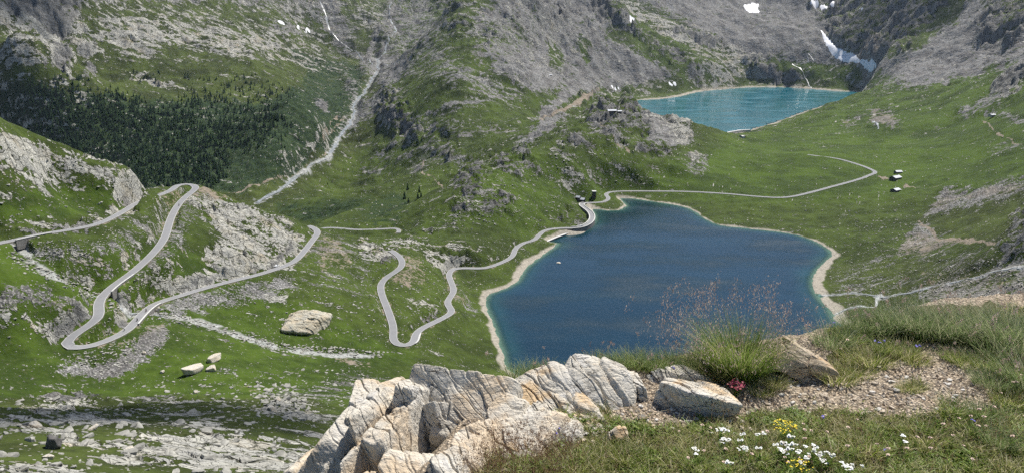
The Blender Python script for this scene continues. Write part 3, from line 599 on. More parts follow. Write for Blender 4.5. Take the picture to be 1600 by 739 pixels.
    dd = g.m('MAXIMUM', dots(dA, cA, g.m('SUBTRACT', 1.0, g.m('MULTIPLY', dens, .8)), .42), dots(dB, cB, g.m('SUBTRACT', 1.0, g.m('MULTIPLY', dens, .55)), .30))
    dd = g.m('MAXIMUM', dd, g.m('MULTIPLY', fars, dots(dC, cC, g.m('SUBTRACT', 1.0, g.m('MULTIPLY', dens, .40)), .30)))
    stone_c = g.mix(cA[2], (.20, .195, .17), (.42, .40, .35))
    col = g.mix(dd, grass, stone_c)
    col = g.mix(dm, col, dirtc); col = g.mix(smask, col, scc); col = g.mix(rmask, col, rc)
    # shore band, wet stones, stream beds
    shc = g.mix(nX, (.24, .215, .17), (.44, .40, .33)); shc = g.mul(shc, g.m('ADD', .75, g.m('MULTIPLY', .4, cA[0])))
    col = g.mix(shore, col, shc); col = g.mix(wet, col, g.mix(cA[0], (.26, .26, .25), (.50, .50, .49)))
    nt.links.new(col, b.inputs['Base Color'])
    hgt = g.m('ADD', g.m('MULTIPLY', rmask, g.m('ADD', g.m('MULTIPLY', crack, 1.1), g.m('ADD', g.m('MULTIPLY', c1, .9), g.m('MULTIPLY', nF, 1.2)))), g.m('MULTIPLY', g.m('MAXIMUM', smask, dm), g.m('ADD', g.m('MULTIPLY', g.m('SUBTRACT', .6, dB), 1.1), g.m('MULTIPLY', g.m('SUBTRACT', .6, dA), .5))))
    hgt = g.m('ADD', hgt, g.m('ADD', g.m('MULTIPLY', dd, .7), g.m('ADD', g.m('MULTIPLY', nF, .8), g.m('MULTIPLY', nX, .3))))
    nt.links.new(g.bump(hgt, .9, g.m('ADD', .8, g.m('MULTIPLY', fars, .9))), b.inputs['Normal'])
    return m

def near_material():
    """the viewpoint: gravel, trodden earth, bedrock"""
    m, nt, b, o = mat_new('viewpoint_ground', .95, .15); g = G_(nt)
    P = g.pos(); n1 = g.noise(P, 1.6, 4, .6); n2 = g.noise(P, 9, 4, .6); n3 = g.noise(P, 60, 3, .6)
    d1 = g.vor(P, 75, 'F1'); c1 = g.sep(g.vor(P, 75, 'F1', 'Color')); d2 = g.vor(P, 170, 'F1'); c2 = g.sep(g.vor(P, 170, 'F1', 'Color'))
    veg = g.attr('veg')
    gr = g.mix(c1[0], (.26, .20, .14), (.56, .48, .37)); gr = g.mix(g.m('MULTIPLY', c2[0], .6), gr, (.42, .34, .25)); gr = g.mix(g.m('MULTIPLY', .6, g.step(.35, .7, n2)), gr, (.33, .25, .17))
    gr = g.mul(gr, g.m('ADD', .5, g.m('MULTIPLY', .9, g.step(.7, .15, d1)))); gr = g.mul(gr, g.m('ADD', .6, g.m('MULTIPLY', .8, n3)))
    soil = g.mix(n3, (.045, .055, .018), (.15, .13, .07))
    vm_ = g.step(.45, .6, g.m('ADD', veg, g.m('MULTIPLY', g.m('SUBTRACT', n2, .5), .8)))
    col = g.mix(vm_, gr, soil)
    # beyond the ledge: slope of turf and rock
    out = g.attr('outer'); far = g.mix(g.step(.5, .6, n1), (.06, .075, .02), (.30, .28, .24)); col = g.mix(out, col, far)
    nt.links.new(col, b.inputs['Base Color'])
    h = g.m('ADD', g.m('MULTIPLY', g.m('SUBTRACT', .6, d1), 1.0), g.m('ADD', g.m('MULTIPLY', g.m('SUBTRACT', .6, d2), .3), g.m('MULTIPLY', n3, .4)))
    nt.links.new(g.bump(h, .9, .012), b.inputs['Normal']); return m

def simple(name, col, rough=.8, spec=.25, var=.0, vscale=20.0, bump=0.0, bscale=40., metal=0.0, col2=None):
    m, nt, b, o = mat_new(name, rough, spec); g = G_(nt); b.inputs['Metallic'].default_value = metal
    P = g.pos(); n = g.noise(P, vscale, 4, .6)
    c2 = col2 if col2 else tuple(min(1, c * (1 + var)) for c in col); c1 = col if col2 else tuple(c * (1 - var) for c in col)
    nt.links.new(g.mix(g.step(.3, .7, n), (*c1, 1), (*c2, 1)), b.inputs['Base Color'])
    if bump: nt.links.new(g.bump(g.noise(P, bscale, 4, .6), .8, bump), b.inputs['Normal'])
    return m
LAND = land_material(); NEARM = near_material()

# ------------------------------------------------------------------ terrain meshes
def grid_faces(i0, i1, j0=0, j1=NT - 1, keep_=None):
    ii, jj = np.meshgrid(np.arange(i0, i1), np.arange(j0, j1), indexing='ij')
    w = NT
    f = np.stack([ii * w + jj, (ii + 1) * w + jj, (ii + 1) * w + jj + 1, ii * w + jj + 1], -1).reshape(-1, 4)
    return f[:, ::-1]
VALL = np.stack([X, Y, Z], -1).reshape(-1, 3).astype(np.float32)
wetm = (sstep(1.0, .5, STRD + 2.0 * fbm(X / 12, Y / 12, 3, 40)) * (.8 + .2 * fbm(X / 4, Y / 4, 2, 42))).astype(np.float32)
shorem = (sstep(3.6, 1.4, SH + 5.0 * fbm(X / 28, Y / 28, 4, 41) - 1.5 * (X < 30) - 6.5 * sstep(140, 220, X) * sstep(780, 640, Y) - 2.5 * sstep(60, 30, X) * sstep(560, 640, Y) * sstep(760, 700, Y)) * np.where(SH < 900, 1, 0)).astype(np.float32)
shorem = np.where(D > 1200, sstep(11, 6, SH + 3 * fbm(X / 30, Y / 30, 3, 41)), shorem).astype(np.float32)
farsm = sstep(500, 1800, D).astype(np.float32)
m1 = np.stack([M['rock'], M['scree'], M['dirt']], -1).reshape(-1, 3); m2 = np.stack([M['tone'], M['shrub'], M['crag']], -1).reshape(-1, 3)
m3 = np.stack([shorem, farsm, wetm], -1).reshape(-1, 3)
def land_piece(name, i0, i1, mat, attrs, kind='structure', sel=None):
    f = grid_faces(i0, i1)
    if sel is not None: f = f[sel(f)]
    used = np.zeros(len(VALL), bool); used[f.ravel()] = True; idx = np.cumsum(used) - 1
    o = np_mesh(name, VALL[used], idx[f], mat, smooth=True, attrs={k: v[used] for k, v in attrs.items()})
    o['kind'] = kind; return o
NI = NR_NEAR
eN = np.full(X.shape, 50.0, np.float32); eN[nm] = e_
far_a = {'m1': m1, 'm2': m2, 'm3': m3}
dflat = D.ravel()
land_piece('hillside', NI, NR - 1, LAND, far_a, sel=lambda f: dflat[f[:, 0]] < 900)
land_piece('mountains', NI, NR - 1, LAND, far_a, sel=lambda f: dflat[f[:, 0]] >= 900)
# vegetation cover of the ledge, by direction of growth seen on the ground
NC = canv()
NC[:] = .15
for p, v in (([(820,640),(1000,660),(1180,640),(1300,640),(1420,650),(1560,640),(1760,620),(1760,790),(700,790),(740,720)], .85), ([(1290,520),(1440,500),(1440,560),(1330,600),(1300,580)], .9), ([(1540,560),(1760,540),(1760,660),(1560,640)], .9),
             ([(1060,540),(1240,540),(1230,580),(1190,600),(1070,580)], .8), ([(1300,470),(1760,480),(1760,545),(1540,545),(1430,530),(1290,520)], .9), ([(780,575),(840,560),(1110,555),(1110,575),(900,580),(800,600)], .85), ([(1060,600),(1190,590),(1200,615),(1130,625)], .4)):
    P_(NC, p, v, 10)
for a in ((870,670,60,20,0,.45),(1040,650,60,14,0,.2),(1100,640,80,12,0,.1),(1000,625,50,10,0,.1),(1440,590,100,28,-8,.05),(1370,620,60,10,0,.2),(1500,570,50,20,20,.05),(1430,600,12,8,0,.9),(1230,610,60,14,0,.2),(1450,690,30,14,0,.5)): B_(NC, *a)
VEG = bilin(NC, fi, fj).astype(np.float32)
_o = np.maximum(sstep(1620, 1720, Uf), sstep(2.3, 2.0, D)); VEG = VEG * (1 - _o) + (.72 + .5 * fbm(X * 1.6, Y * 1.6, 3, 67)) * _o
land_piece('ground', 0, NI, NEARM, {'veg': VEG.ravel(), 'outer': sstep(-.02, .3, eN).ravel().astype(np.float32)})
# ground behind and beside the viewer, out of the picture but part of the same hill
def ledge_z(x, y):
    e = sdist(EDGE, x, y); z = CAM_H - 1.72 + 0.05 * sstep(1.0, 3.5, x) + 0.05 * fbm(x * 0.9, y * 0.9, 3, 50) + 0.018 * fbm(x * 6, y * 6, 3, 51)
    o_ = np.maximum(e, 0); return z - .95 * o_ - .25 * sstep(0, .6, o_), e
def surround():
    nt_, nd_ = 170, 110; tt = np.linspace(TH1, 2 * math.pi + TH0, nt_); ds = np.concatenate([[.02], np.exp(np.linspace(math.log(.25), math.log(45), nd_ - 1))])
    DD, T2 = np.meshgrid(ds, tt, indexing='ij'); x = DD * np.sin(T2); y = DD * np.cos(T2); z, e = ledge_z(x, y)
    for col, side in ((NT - 1, T2 - TH1), (0, 2 * math.pi + TH0 - T2)):
        k = sstep(R(14), 0, side); edge = np.interp(np.log(DD), Ls[:NI + 1], Z[:NI + 1, col]); k = np.where(DD < 1.6, 0, k) ; z = z * (1 - k) + edge * k
    ii, jj = np.meshgrid(np.arange(nd_ - 1), np.arange(nt_ - 1), indexing='ij'); f = np.stack([ii * nt_ + jj, (ii + 1) * nt_ + jj, (ii + 1) * nt_ + jj + 1, ii * nt_ + jj + 1], -1).reshape(-1, 4)[:, ::-1]
    v = (.72 + .5 * fbm(x * 1.6, y * 1.6, 3, 67)).ravel()
    o = np_mesh('ground', np.stack([x, y, z], -1).reshape(-1, 3), f, NEARM, smooth=True, attrs={'veg': v, 'outer': sstep(-.02, .3, e).ravel()}); o['kind'] = 'structure'
    # the wedge in front of the viewer's feet
    tt = np.linspace(TH0, TH1, 120); ds = np.linspace(.02, 1.6, 40); DD, T2 = np.meshgrid(ds, tt, indexing='ij'); x = DD * np.sin(T2); y = DD * np.cos(T2); z, e = ledge_z(x, y)
    edge = np.interp(T2, ths, Z[0]); k = sstep(1.0, 1.6, DD); z = z * (1 - k) + edge * k; ii, jj = np.meshgrid(np.arange(39), np.arange(119), indexing='ij'); f = np.stack([ii * 120 + jj, (ii + 1) * 120 + jj, (ii + 1) * 120 + jj + 1, ii * 120 + jj + 1], -1).reshape(-1, 4)[:, ::-1]
    o = np_mesh('ground', np.stack([x, y, z], -1).reshape(-1, 3), f, NEARM, smooth=True, attrs={'veg': (.72 + .5 * fbm(x * 1.6, y * 1.6, 3, 67)).ravel(), 'outer': sstep(-.02, .3, e).ravel()}); o['kind'] = 'structure'
surround()
def veg_at(x, y):
    d = np.hypot(x, y); i = np.interp(np.log(d), Ls, np.arange(NR)); j = (np.arctan2(x, y) - TH0) / (TH1 - TH0) * (NT - 1)
    return bilin(VEG, i, j)
# ------------------------------------------------------------------ water
def water_material(name, deep, shallow, bed, rip_scale, rip, spec=.5):
    m, nt, b, o = mat_new(name, .16, spec); g = G_(nt); P = g.pos()
    sh = g.attr('shore')   # metres from the shore
    c = g.mix(g.step(0, 34, g.m('ADD', sh, g.m('MULTIPLY', g.noise(P, .02, 3), 20))), (*shallow, 1), (*deep, 1))
    c = g.mix(g.m('MULTIPLY', g.step(.42, .72, g.noise(g.mapv(P, (0, 0, R(15)), (.008, .03, 1)), 1.0, 4, .6)), .45), c, (*[x * 1.5 + .004 for x in deep], 1))
    nt.links.new(c, b.inputs['Base Color'])
    n = g.noise(g.mapv(P, (0, 0, R(-15)), (1, .55, 1)), rip_scale, 4, .65)
    gust = g.step(.40, .68, g.noise(g.mapv(P, (0, 0, R(20)), (.010, .022, 1)), 1.0, 4, .6))
    nt.links.new(g.m('ADD', .10, g.m('MULTIPLY', gust, .22)), b.inputs['Roughness'])
    nt.links.new(g.bump(n, 1.0, g.m('MULTIPLY', rip, g.m('ADD', .45, g.m('MULTIPLY', gust, .9)))), b.inputs['Normal'])
    tr = nt.nodes.new('ShaderNodeBsdfTransparent'); tr.inputs[0].default_value = (.55, .75, .72, 1)
    mx = nt.nodes.new('ShaderNodeMixShader'); g.put(mx.inputs[0], g.step(-1, bed, sh))
    nt.links.new(tr.outputs[0], mx.inputs[1]); nt.links.new(b.outputs[0], mx.inputs[2]); nt.links.new(mx.outputs[0], o.inputs[0])
    return m
def lake(name, shore, zl, mat, step):
    lo = shore.min(0) - 4; hi = shore.max(0) + 4
    nx = int((hi[0] - lo[0]) / step) + 1; ny = int((hi[1] - lo[1]) / step) + 1
    gx_, gy_ = np.meshgrid(np.linspace(lo[0], hi[0], nx), np.linspace(lo[1], hi[1], ny), indexing='ij')
    s = -sdist(shore, gx_, gy_)
    keepv = s > -6
    ii, jj = np.meshgrid(np.arange(nx - 1), np.arange(ny - 1), indexing='ij')
    k = keepv[:-1, :-1] & keepv[1:, :-1] & keepv[1:, 1:] & keepv[:-1, 1:]
    f = np.stack([ii * ny + jj, (ii + 1) * ny + jj, (ii + 1) * ny + jj + 1, ii * ny + jj + 1], -1)[k]
    used = np.zeros(nx * ny, bool); used[f.ravel()] = True; idx = np.cumsum(used) - 1
    V = np.stack([gx_, gy_, np.full(gx_.shape, zl)], -1).reshape(-1, 3)[used]
    o = np_mesh(name, V, idx[f], mat, smooth=True, attrs={'shore': s.ravel()[used]}); o['kind'] = 'structure'; return o
W1M = water_material('lake_water', (.003, .021, .034), (.014, .070, .064), 9.0, .42, .42)
W2M = water_material('upper_lake_water', (.015, .125, .160), (.045, .18, .21), 6.0, .25, .12)
lake('lake', SHORE1, Z1, W1M, 5.0); lake('upper_lake', SHORE2, Z2, W2M, 14.0)
def ribbon(name, path, w0, w1, mat, lift=.0, zfun=True, jitter=.3, seed=0):
    n = len(path); V = []; Fc = []
    for i in range(n):
        a = path[max(i - 1, 0)]; b_ = path[min(i + 1, n - 1)]; t = (b_ - a)[:2]; t /= np.linalg.norm(t) + 1e-9; nrm = np.array([-t[1], t[0]])
        k = i / (n - 1); w = (w0 * (1 - k) + w1 * k) * (1 + jitter * 1.6 * float(vnoise(np.array([i * .35]), np.array([seed + .5]), seed)[0]))
        for q_ in (-1, -.33, .33, 1):
            p = path[i][:2] + nrm * w * .5 * q_; z = zat(p[0], p[1]) + lift if zfun else path[i][2] + lift
            V.append((p[0], p[1], z))
    V = np.array(V)
    if zfun:   # level across
        zz = V[:, 2].reshape(n, 4); zz[:] = np.minimum(zz, zz.min(1, keepdims=True) + .6) ; V[:, 2] = zz.ravel()
    for i in range(n - 1):
        for q_ in range(3): Fc.append((i * 4 + q_, i * 4 + q_ + 1, i * 4 + 5 + q_, i * 4 + 4 + q_))
    return np_mesh(name, V, np.array(Fc)[:, ::-1], mat, smooth=True)
def white_water():
    m, nt, b, o = mat_new('white_water', .35, .5); g = G_(nt); P = g.pos(); n = g.noise(P, .8, 5, .7); n2 = g.noise(P, .12, 3)
    nt.links.new(g.mix(g.step(.47, .64, g.m('ADD', g.m('MULTIPLY', n, .7), g.m('MULTIPLY', n2, .3))), (.19, .205, .205, 1), (.50, .52, .52, 1)), b.inputs['Base Color'])
    nt.links.new(g.bump(n, 1, .4), b.inputs['Normal']); return m
WWM = white_water()
for nm_, p_, w0, w1, l in (('river', s_river, 3, 7, .9), ('stream', s_r, 3.2, 1.6, .28), ('stream', s_r2, 2.4, 1.0, .25), ('stream', s_l[len(s_l)//3:len(s_l)//3+12], 1.6, 2.2, .3)):
    ribbon(nm_, p_, w0, w1, WWM, l, True, .5, len(p_))['kind'] = 'structure'

# ------------------------------------------------------------------ roads
def road_material():
    m, nt, b, o = mat_new('asphalt_road', .9, .25); g = G_(nt); P = g.pos()
    x = g.attr('across'); ax = g.m('ABSOLUTE', x); n = g.noise(P, .25, 4, .6); n2 = g.noise(P, 3, 3)
    c = g.mix(n, (.20, .20, .205, 1), (.30, .30, .30, 1)); c = g.mix(g.m('MULTIPLY', n2, .4), c, (.16, .16, .165, 1))
    line = g.m('MULTIPLY', g.step(.85, .88, ax), g.step(.965, .94, ax)); line = g.m('MULTIPLY', line, g.step(.2, .35, g.noise(P, .6, 3)))
    edge = g.step(.955, .985, ax)
    c = g.mix(g.m('MULTIPLY', line, .75), c, (.60, .60, .58, 1)); c = g.mix(edge, c, (.24, .22, .18, 1))
    nt.links.new(c, b.inputs['Base Color']); return m
ROADM = road_material()
def road(name, path, hw, label=None):
    n = len(path); V = []; A = []; Fc = []
    prof = [(-1, -1.0), (-1, 0), (-.95, .02), (0, .07), (.95, .02), (1, 0), (1, -1.0)]
    for i in range(n):
        a = path[max(i - 1, 0)]; b_ = path[min(i + 1, n - 1)]; t = (b_ - a)[:2]; t /= np.linalg.norm(t) + 1e-9; nrm = np.array([-t[1], t[0]])
        for (q_, dz) in prof:
            p = path[i][:2] + nrm * hw * q_; V.append((p[0], p[1], path[i][2] + dz + .12)); A.append(q_)
    k = len(prof)
    for i in range(n - 1):
        for q_ in range(k - 1): Fc.append((i * k + q_, i * k + q_ + 1, (i + 1) * k + q_ + 1, (i + 1) * k + q_))
    o = np_mesh(name, V, np.array(Fc)[:, ::-1], ROADM, smooth=False, attrs={'across': np.array(A)}); o['kind'] = 'structure'; return o
road('road', p_up, 2.75); road('road', p_dam, 2.7); road('road', p_low, 2.3)

def draped(name, pix, w0, w1, lift=.8, dmin=900, step=8):
    p = [hit(u, v, dmin) for u, v in pix]; p = [(q.x, q.y, q.z) for q in p if q is not None]
    return ribbon(name, cubic_path(p, step), w0, w1, WWM, lift, True, .7, len(p))
draped('stream', [(612,2),(609,25),(618,48),(606,66),(600,84),(590,94)], 4, 9)['kind'] = 'structure'
draped('stream', [(500,2),(508,22),(514,45),(528,62),(548,78),(566,92),(586,100)], 6, 4)['kind'] = 'structure'
draped('stream', [(645,92),(625,98),(605,102),(590,105)], 9, 5)['kind'] = 'structure'
draped('waterfall', [(1238,100),(1250,107),(1257,118),(1263,128),(1267,138)], 4, 7)['kind'] = 'structure'
draped('stream', [(1272,96),(1262,84),(1262,97),(1240,101)], 3, 4)['kind'] = 'structure'
draped('waterfall', [(1366,190),(1371,195),(1373,202)], 4, 6)['kind'] = 'structure'
# ------------------------------------------------------------------ rocks
def n3(p, s, seed=0, oct=3, ridge=False):
    f = ridged if ridge else fbm
    x, y, z = p[:, 0] * s, p[:, 1] * s, p[:, 2] * s
    return (f(x + .37 * z, y + .71 * z, oct, seed) + f(y - .43 * x + 5.2, z + .31 * x, oct, seed + 11) + f(z + 9.1 + .2 * y, x - .51 * y, oct, seed + 23)) / 3
def cube_sphere(n):
    lin = np.tan(np.linspace(-math.pi / 4, math.pi / 4, n)); a, b = np.meshgrid(lin, lin, indexing='ij'); o = np.ones_like(a)
    V = []; Fq = []; base = 0
    ii, jj = np.meshgrid(np.arange(n - 1), np.arange(n - 1), indexing='ij'); q = np.stack([ii * n + jj, (ii + 1) * n + jj, (ii + 1) * n + jj + 1, ii * n + jj + 1], -1).reshape(-1, 4)
    for t, flip in (((o, a, b), 0), ((-o, a, b), 1), ((a, o, b), 1), ((a, -o, b), 0), ((a, b, o), 0), ((a, b, -o), 1)):
        V.append(np.stack(t, -1).reshape(-1, 3)); Fq.append((q[:, ::-1] if flip else q) + base); base += n * n
    V = np.concatenate(V); V /= np.linalg.norm(V, axis=1, keepdims=True); Fq = np.concatenate(Fq)
    key = np.round(V * 1e5).astype(np.int64); _, first, inv = np.unique(key, axis=0, return_index=True, return_inverse=True)
    return V[first], inv.ravel()[Fq]
_cs = {}
def hull(n, dims, seed, planes=14, soft=.06, flat=0.0, extra=()):
    """angular stone: a direction sphere cut by planes, scaled to half sizes dims"""
    if n not in _cs: _cs[n] = cube_sphere(n)
    d, f = _cs[n]; r_ = np.random.default_rng(seed)
    N = r_.normal(size=(planes, 3)); N[:, 2] *= .8; N /= np.linalg.norm(N, axis=1, keepdims=True); h = r_.uniform(.62, .95, planes)
    for ax in np.concatenate([np.eye(3), -np.eye(3)]):
        t = ax + r_.normal(size=3) * .12; N = np.vstack([N, t / np.linalg.norm(t)]); h = np.append(h, r_.uniform(.80, .95))
    for e in extra:
        t = np.array(e[:3], float); N = np.vstack([N, t / np.linalg.norm(t)]); h = np.append(h, e[3])
    q = np.maximum(d @ N.T, 1e-3) / h; k = 1 / soft
    r = 1.0 / (np.log(np.exp(np.clip(q, 0, 6) * k).sum(1)) / k)
    return d * r[:, None] * np.array(dims), f
def rotm(rx, ry, rz): return np.array(Matrix.Rotation(R(rz), 3, 'Z') @ Matrix.Rotation(R(ry), 3, 'Y') @ Matrix.Rotation(R(rx), 3, 'X'))

def alpine_rock(name, scale, warm=.5, dark=0.3, lich=.5, b_dist=.006, tint=None):
    """gneiss: pale grey to cream with rusty bands, black lichen grain and fine cleavage; scale = features per metre"""
    m, nt, b, o = mat_new(name, .88, .25); g = G_(nt); P = g.pos()
    Wp = g.vm('ADD', P, g.vm('MULTIPLY', g.vm('SUBTRACT', g.noisec(P, scale * 2, 3), (.5, .5, .5)), (.25 / scale, .25 / scale, .25 / scale)))
    n1 = g.noise(Wp, scale * 1.5, 5, .6); n2 = g.noise(P, scale * 9, 5, .65); n3_ = g.noise(P, scale * 34, 4, .7)
    st = g.noise(g.mapv(Wp, (R(20), R(35), R(-28)), (scale * 3.5, scale * 22, scale * 14)), 1.0, 4, .65)
    c = g.mix(n2, (.42, .385, .325, 1), (.72, .665, .56, 1)); c = g.mix(g.m('MULTIPLY', g.step(.47, .60, n1), warm), c, (.60, .42, .23, 1))
    c = g.mix(g.m('MULTIPLY', g.step(.46, .36, n1), .4), c, (.54, .54, .54, 1))
    c = g.mul(c, g.m('ADD', .62, g.m('MULTIPLY', st, .72)))
    grain = g.m('MULTIPLY', g.step(.56, .64, n3_), g.step(.42, .6, g.m('ADD', g.m('MULTIPLY', st, .6), g.m('MULTIPLY', n2, .4))))
    c = g.mix(g.m('MULTIPLY', grain, lich), c, (.06, .06, .055, 1))
    cr = g.noise(g.mapv(Wp, (R(15), R(25), R(-28)), (scale * 1.4, scale * 5.5, scale * 3.2)), 1.0, 5, .6, .4); crk = g.step(.0, .007, g.m('ABSOLUTE', g.m('SUBTRACT', cr, .46)))
    crk = g.m('MAXIMUM', crk, g.step(.5, .56, g.noise(P, scale * 1.8, 2)))
    c = g.mix(crk, (.06, .052, .04, 1), c)
    c = g.mix(g.m('MULTIPLY', g.step(.6, .72, g.noise(P, scale * 5, 3)), dark), c, (.20, .18, .15, 1))
    if tint:
        tn = nt.nodes.new('ShaderNodeMix'); tn.data_type = 'RGBA'; tn.blend_type = 'MULTIPLY'; tn.inputs[0].default_value = 1; nt.links.new(c, tn.inputs[6]); tn.inputs[7].default_value = (*tint, 1); c = tn.outputs[2]
    nt.links.new(c, b.inputs['Base Color'])
    h = g.m('ADD', g.m('ADD', g.m('MULTIPLY', st, 1.4), g.m('MULTIPLY', n2, 1.0)), g.m('ADD', g.m('MULTIPLY', n3_, .45), g.m('MULTIPLY', crk, .9)))
    nt.links.new(g.bump(h, 1.0, b_dist), b.inputs['Normal']); return m
ROCK_FG = alpine_rock('pale_gneiss', 2.2, .5, .3, .7, .010)
ROCK_TAN = alpine_rock('tan_gneiss', 2.6, .85, .25, .45, .010)
ROCK_GR = alpine_rock('grey_gneiss', 3.0, .25, .5, .6, .008)
ROCK_FAR = alpine_rock('boulder_rock', .35, .2, .4, .4, .12)

LZ = CAM_H - 1.68
def fp(u, v, h=0.0):
    th, s = ray(u, v); d = (LZ + h - CAM_H) / s; return np.array([d * math.sin(th), d * math.cos(th), LZ + h])
def chunk(u, v, h, dims, rot, seed, n=90, rough=.02, strata=.02, planes=12, soft=.05, extra=(), sdir=(.8, .45, .3), sfreq=26, frac=1.0):
    """stone whose top centre shows at pixel (u,v) at height h over the ledge"""
    V, f = hull(n, dims, seed, planes, soft, extra=extra)
    M3 = rotm(*rot); V = V @ M3.T
    nr = V / np.linalg.norm(V, axis=1, keepdims=True)
    s_ = np.array(sdir) / np.linalg.norm(sdir); w = V + .03 * np.stack([n3(V, 6, seed), n3(V, 6, seed + 3), n3(V, 6, seed + 5)], -1)
    t = w @ s_; u_ = w @ np.array([.9, -.35, 0.0]); lay = .5 * ridged(t * sfreq * .35, u_ * 3.0 + seed, 4, seed + 9) + .9 * sstep(.0, .10, np.abs(vnoise(t * sfreq * .16 + 3.1, u_ * 1.7 + seed, seed + 4)))
    V = V + nr * (rough * (1.2 * n3(V, 5, seed, 4) + .7 * (n3(V, 11, seed + 31, 4, True) - .5)) + strata * (lay - .6) * (0.4 + n3(w, 4, seed + 7)) + rough * .25 * n3(V, 40, seed + 2, 3))[:, None]
    if frac:
        for cs_, am in ((.16, .045), (.07, .016)):
            q1 = (w @ s_) / (cs_ * .55); q2 = (w @ np.array([.9, -.35, .2])) / (cs_ * 1.5)
            _, e21, rv_ = cellnoise(q1 + .5 * n3(w, 7, seed + 12, 2), q2 + .4 * n3(w, 5, seed + 15, 2) + .6 * (w[:, 2] / cs_), seed)
            V = V + nr * (frac * am * ((rv_ - .6) - .8 * sstep(.10, .0, e21)))[:, None]
    c = fp(u, v, h); top = V[:, 2].max(); return V + np.array([c[0], c[1], c[2] - top]), f
def join(parts):
    Vs = []; Fs = []; b = 0
    for V, f in parts: Vs.append(V); Fs.append(np.asarray(f) + b); b += len(V)
    return np.concatenate(Vs), np.concatenate(Fs)
def place_origin(o, loc):
    loc = Vector(loc); o.data.transform(Matrix.Translation(-loc)); o.location = loc; return o
def rock_obj(name, parts, mat, label, cat='rock', group=None, smooth=True):
    V, f = join(parts); o = np_mesh(name, V, f, mat, smooth=smooth)
    lo = V.min(0); c = V.mean(0); place_origin(o, (c[0], c[1], lo[2])); return props(o, label, cat, group)
SL = ((0, -.5, 1, .55),)
rock_obj('rock_outcrop', [
    chunk(548, 628, .02, (.24, .44, .34), (6, -22, -33), 3, 190, .010, .006, soft=.025, extra=((-.5, -.35, 1, .5),), frac=0.19),
    chunk(505, 680, -.05, (.18, .30, .30), (0, -18, -33), 9, 130, .010, .006, soft=.025, extra=((-.4, -.4, 1, .5),), frac=0.21),
    chunk(458, 715, -.14, (.12, .18, .25), (0, -10, -25), 23, 90, .010, .006, soft=.025, frac=0.23),
    chunk(585, 690, -.03, (.08, .22, .24), (5, -22, -28), 21, 110, .012, .01, soft=.025, frac=0.23),
    chunk(590, 610, .05, (.09, .22, .40), (6, -14, -30), 5, 130, .012, .010, soft=.025, frac=0.36),
    chunk(620, 596, .075, (.10, .26, .40), (6, -10, -26), 6, 140, .014, .010, soft=.025, frac=0.38),
    chunk(655, 586, .10, (.12, .22, .40), (8, 2, -22), 8, 130, .014, .012, soft=.025, frac=0.38),
    chunk(636, 640, .05, (.09, .24, .34), (10, -14, -26), 7, 130, .016, .012, soft=.025, frac=0.38),
    chunk(712, 572, .135, (.26, .20, .42), (8, 5, -8), 12, 170, .010, .006, planes=8, soft=.03, extra=((0, -.5, 1, .6), (-.3, -1, 0, .7)), frac=0.21),
    chunk(752, 590, .10, (.22, .22, .34), (4, 9, -16), 13, 150, .008, .006, planes=8, soft=.03, extra=SL, frac=0.28),
    chunk(690, 615, .04, (.11, .12, .3), (4, 9, -20), 18, 110, .012, .01, soft=.03, frac=0.34),
    chunk(778, 632, .05, (.17, .30, .30), (-2, 6, -26), 14, 150, .010, .010, soft=.03, extra=SL, frac=0.31),
    chunk(745, 668, .03, (.13, .26, .26), (-4, 0, -28), 15, 140, .010, .012, soft=.03, frac=0.34),
    chunk(812, 672, .025, (.20, .32, .24), (-4, 4, -24), 16, 150, .010, .010, soft=.03, extra=SL, frac=0.29),
    chunk(715, 705, .02, (.13, .22, .22), (-6, -6, -28), 17, 120, .012, .012, soft=.03, frac=0.31),
    chunk(640, 716, -.02, (.15, .16, .22), (-8, 3, -10), 19, 110, .010, .006, soft=.03, frac=0.23),
    chunk(570, 742, -.05, (.14, .12, .22), (-8, 3, -10), 20, 100, .010, .006, soft=.03, frac=0.23),
    ], ROCK_FG, 'big pale cracked rock outcrop with rusty bands at the edge of the viewpoint', 'rock outcrop')
rock_obj('bedrock', [
    chunk(880, 622, .03, (.26, .26, .14), (0, 2, -10), 31, 120, .012, .006, planes=8, soft=.1, extra=SL),
    chunk(850, 665, .0, (.20, .16, .10), (0, 0, 10), 33, 90, .010, .006, planes=8, soft=.1, extra=SL),
    chunk(965, 668, .005, (.075, .04, .05), (-5, 0, 5), 35, 60, .005, .003)], ROCK_TAN, 'low tan bedrock rising from the gravel below the rounded boulder', 'rock')
rock_obj('boulder', [chunk(925, 576, .115, (.22, .26, .24), (12, 6, -12), 41, 160, .012, .005, planes=6, soft=.10, extra=((0, -.6, 1, .6),), frac=.4),
    chunk(858, 585, .09, (.18, .24, .20), (6, -10, 10), 43, 120, .010, .004, planes=6, soft=.10, extra=SL, frac=.4)], ROCK_TAN, 'rounded tan and white boulder in the middle of the viewpoint edge', 'boulder')
rock_obj('boulder', [chunk(993, 588, .045, (.055, .12, .08), (0, 0, 10), 45, 80, .008, .004)], ROCK_GR, 'small grey stone wedged between the rounded boulder and the dark-sided slab', 'boulder')
rock_obj('rock_slab', [chunk(1080, 596, .075, (.19, .12, .15), (0, 8, -13), 51, 140, .008, .004, planes=3, soft=.04, extra=((-.15, -1, -.25, .62), (0, .1, 1, .8)), frac=.3)], alpine_rock('rust_stained_gneiss', 2.8, .9, .2, .35, .007), 'flat rock slab with dark front side and rust stain on top', 'rock slab')
rock_obj('rock_slab', [chunk(1072, 575, .025, (.19, .09, .06), (2, 3, 4), 55, 90, .010, .005)], ROCK_FG, 'pale flat rock behind the rust-stained slab, below the grass', 'rock slab')
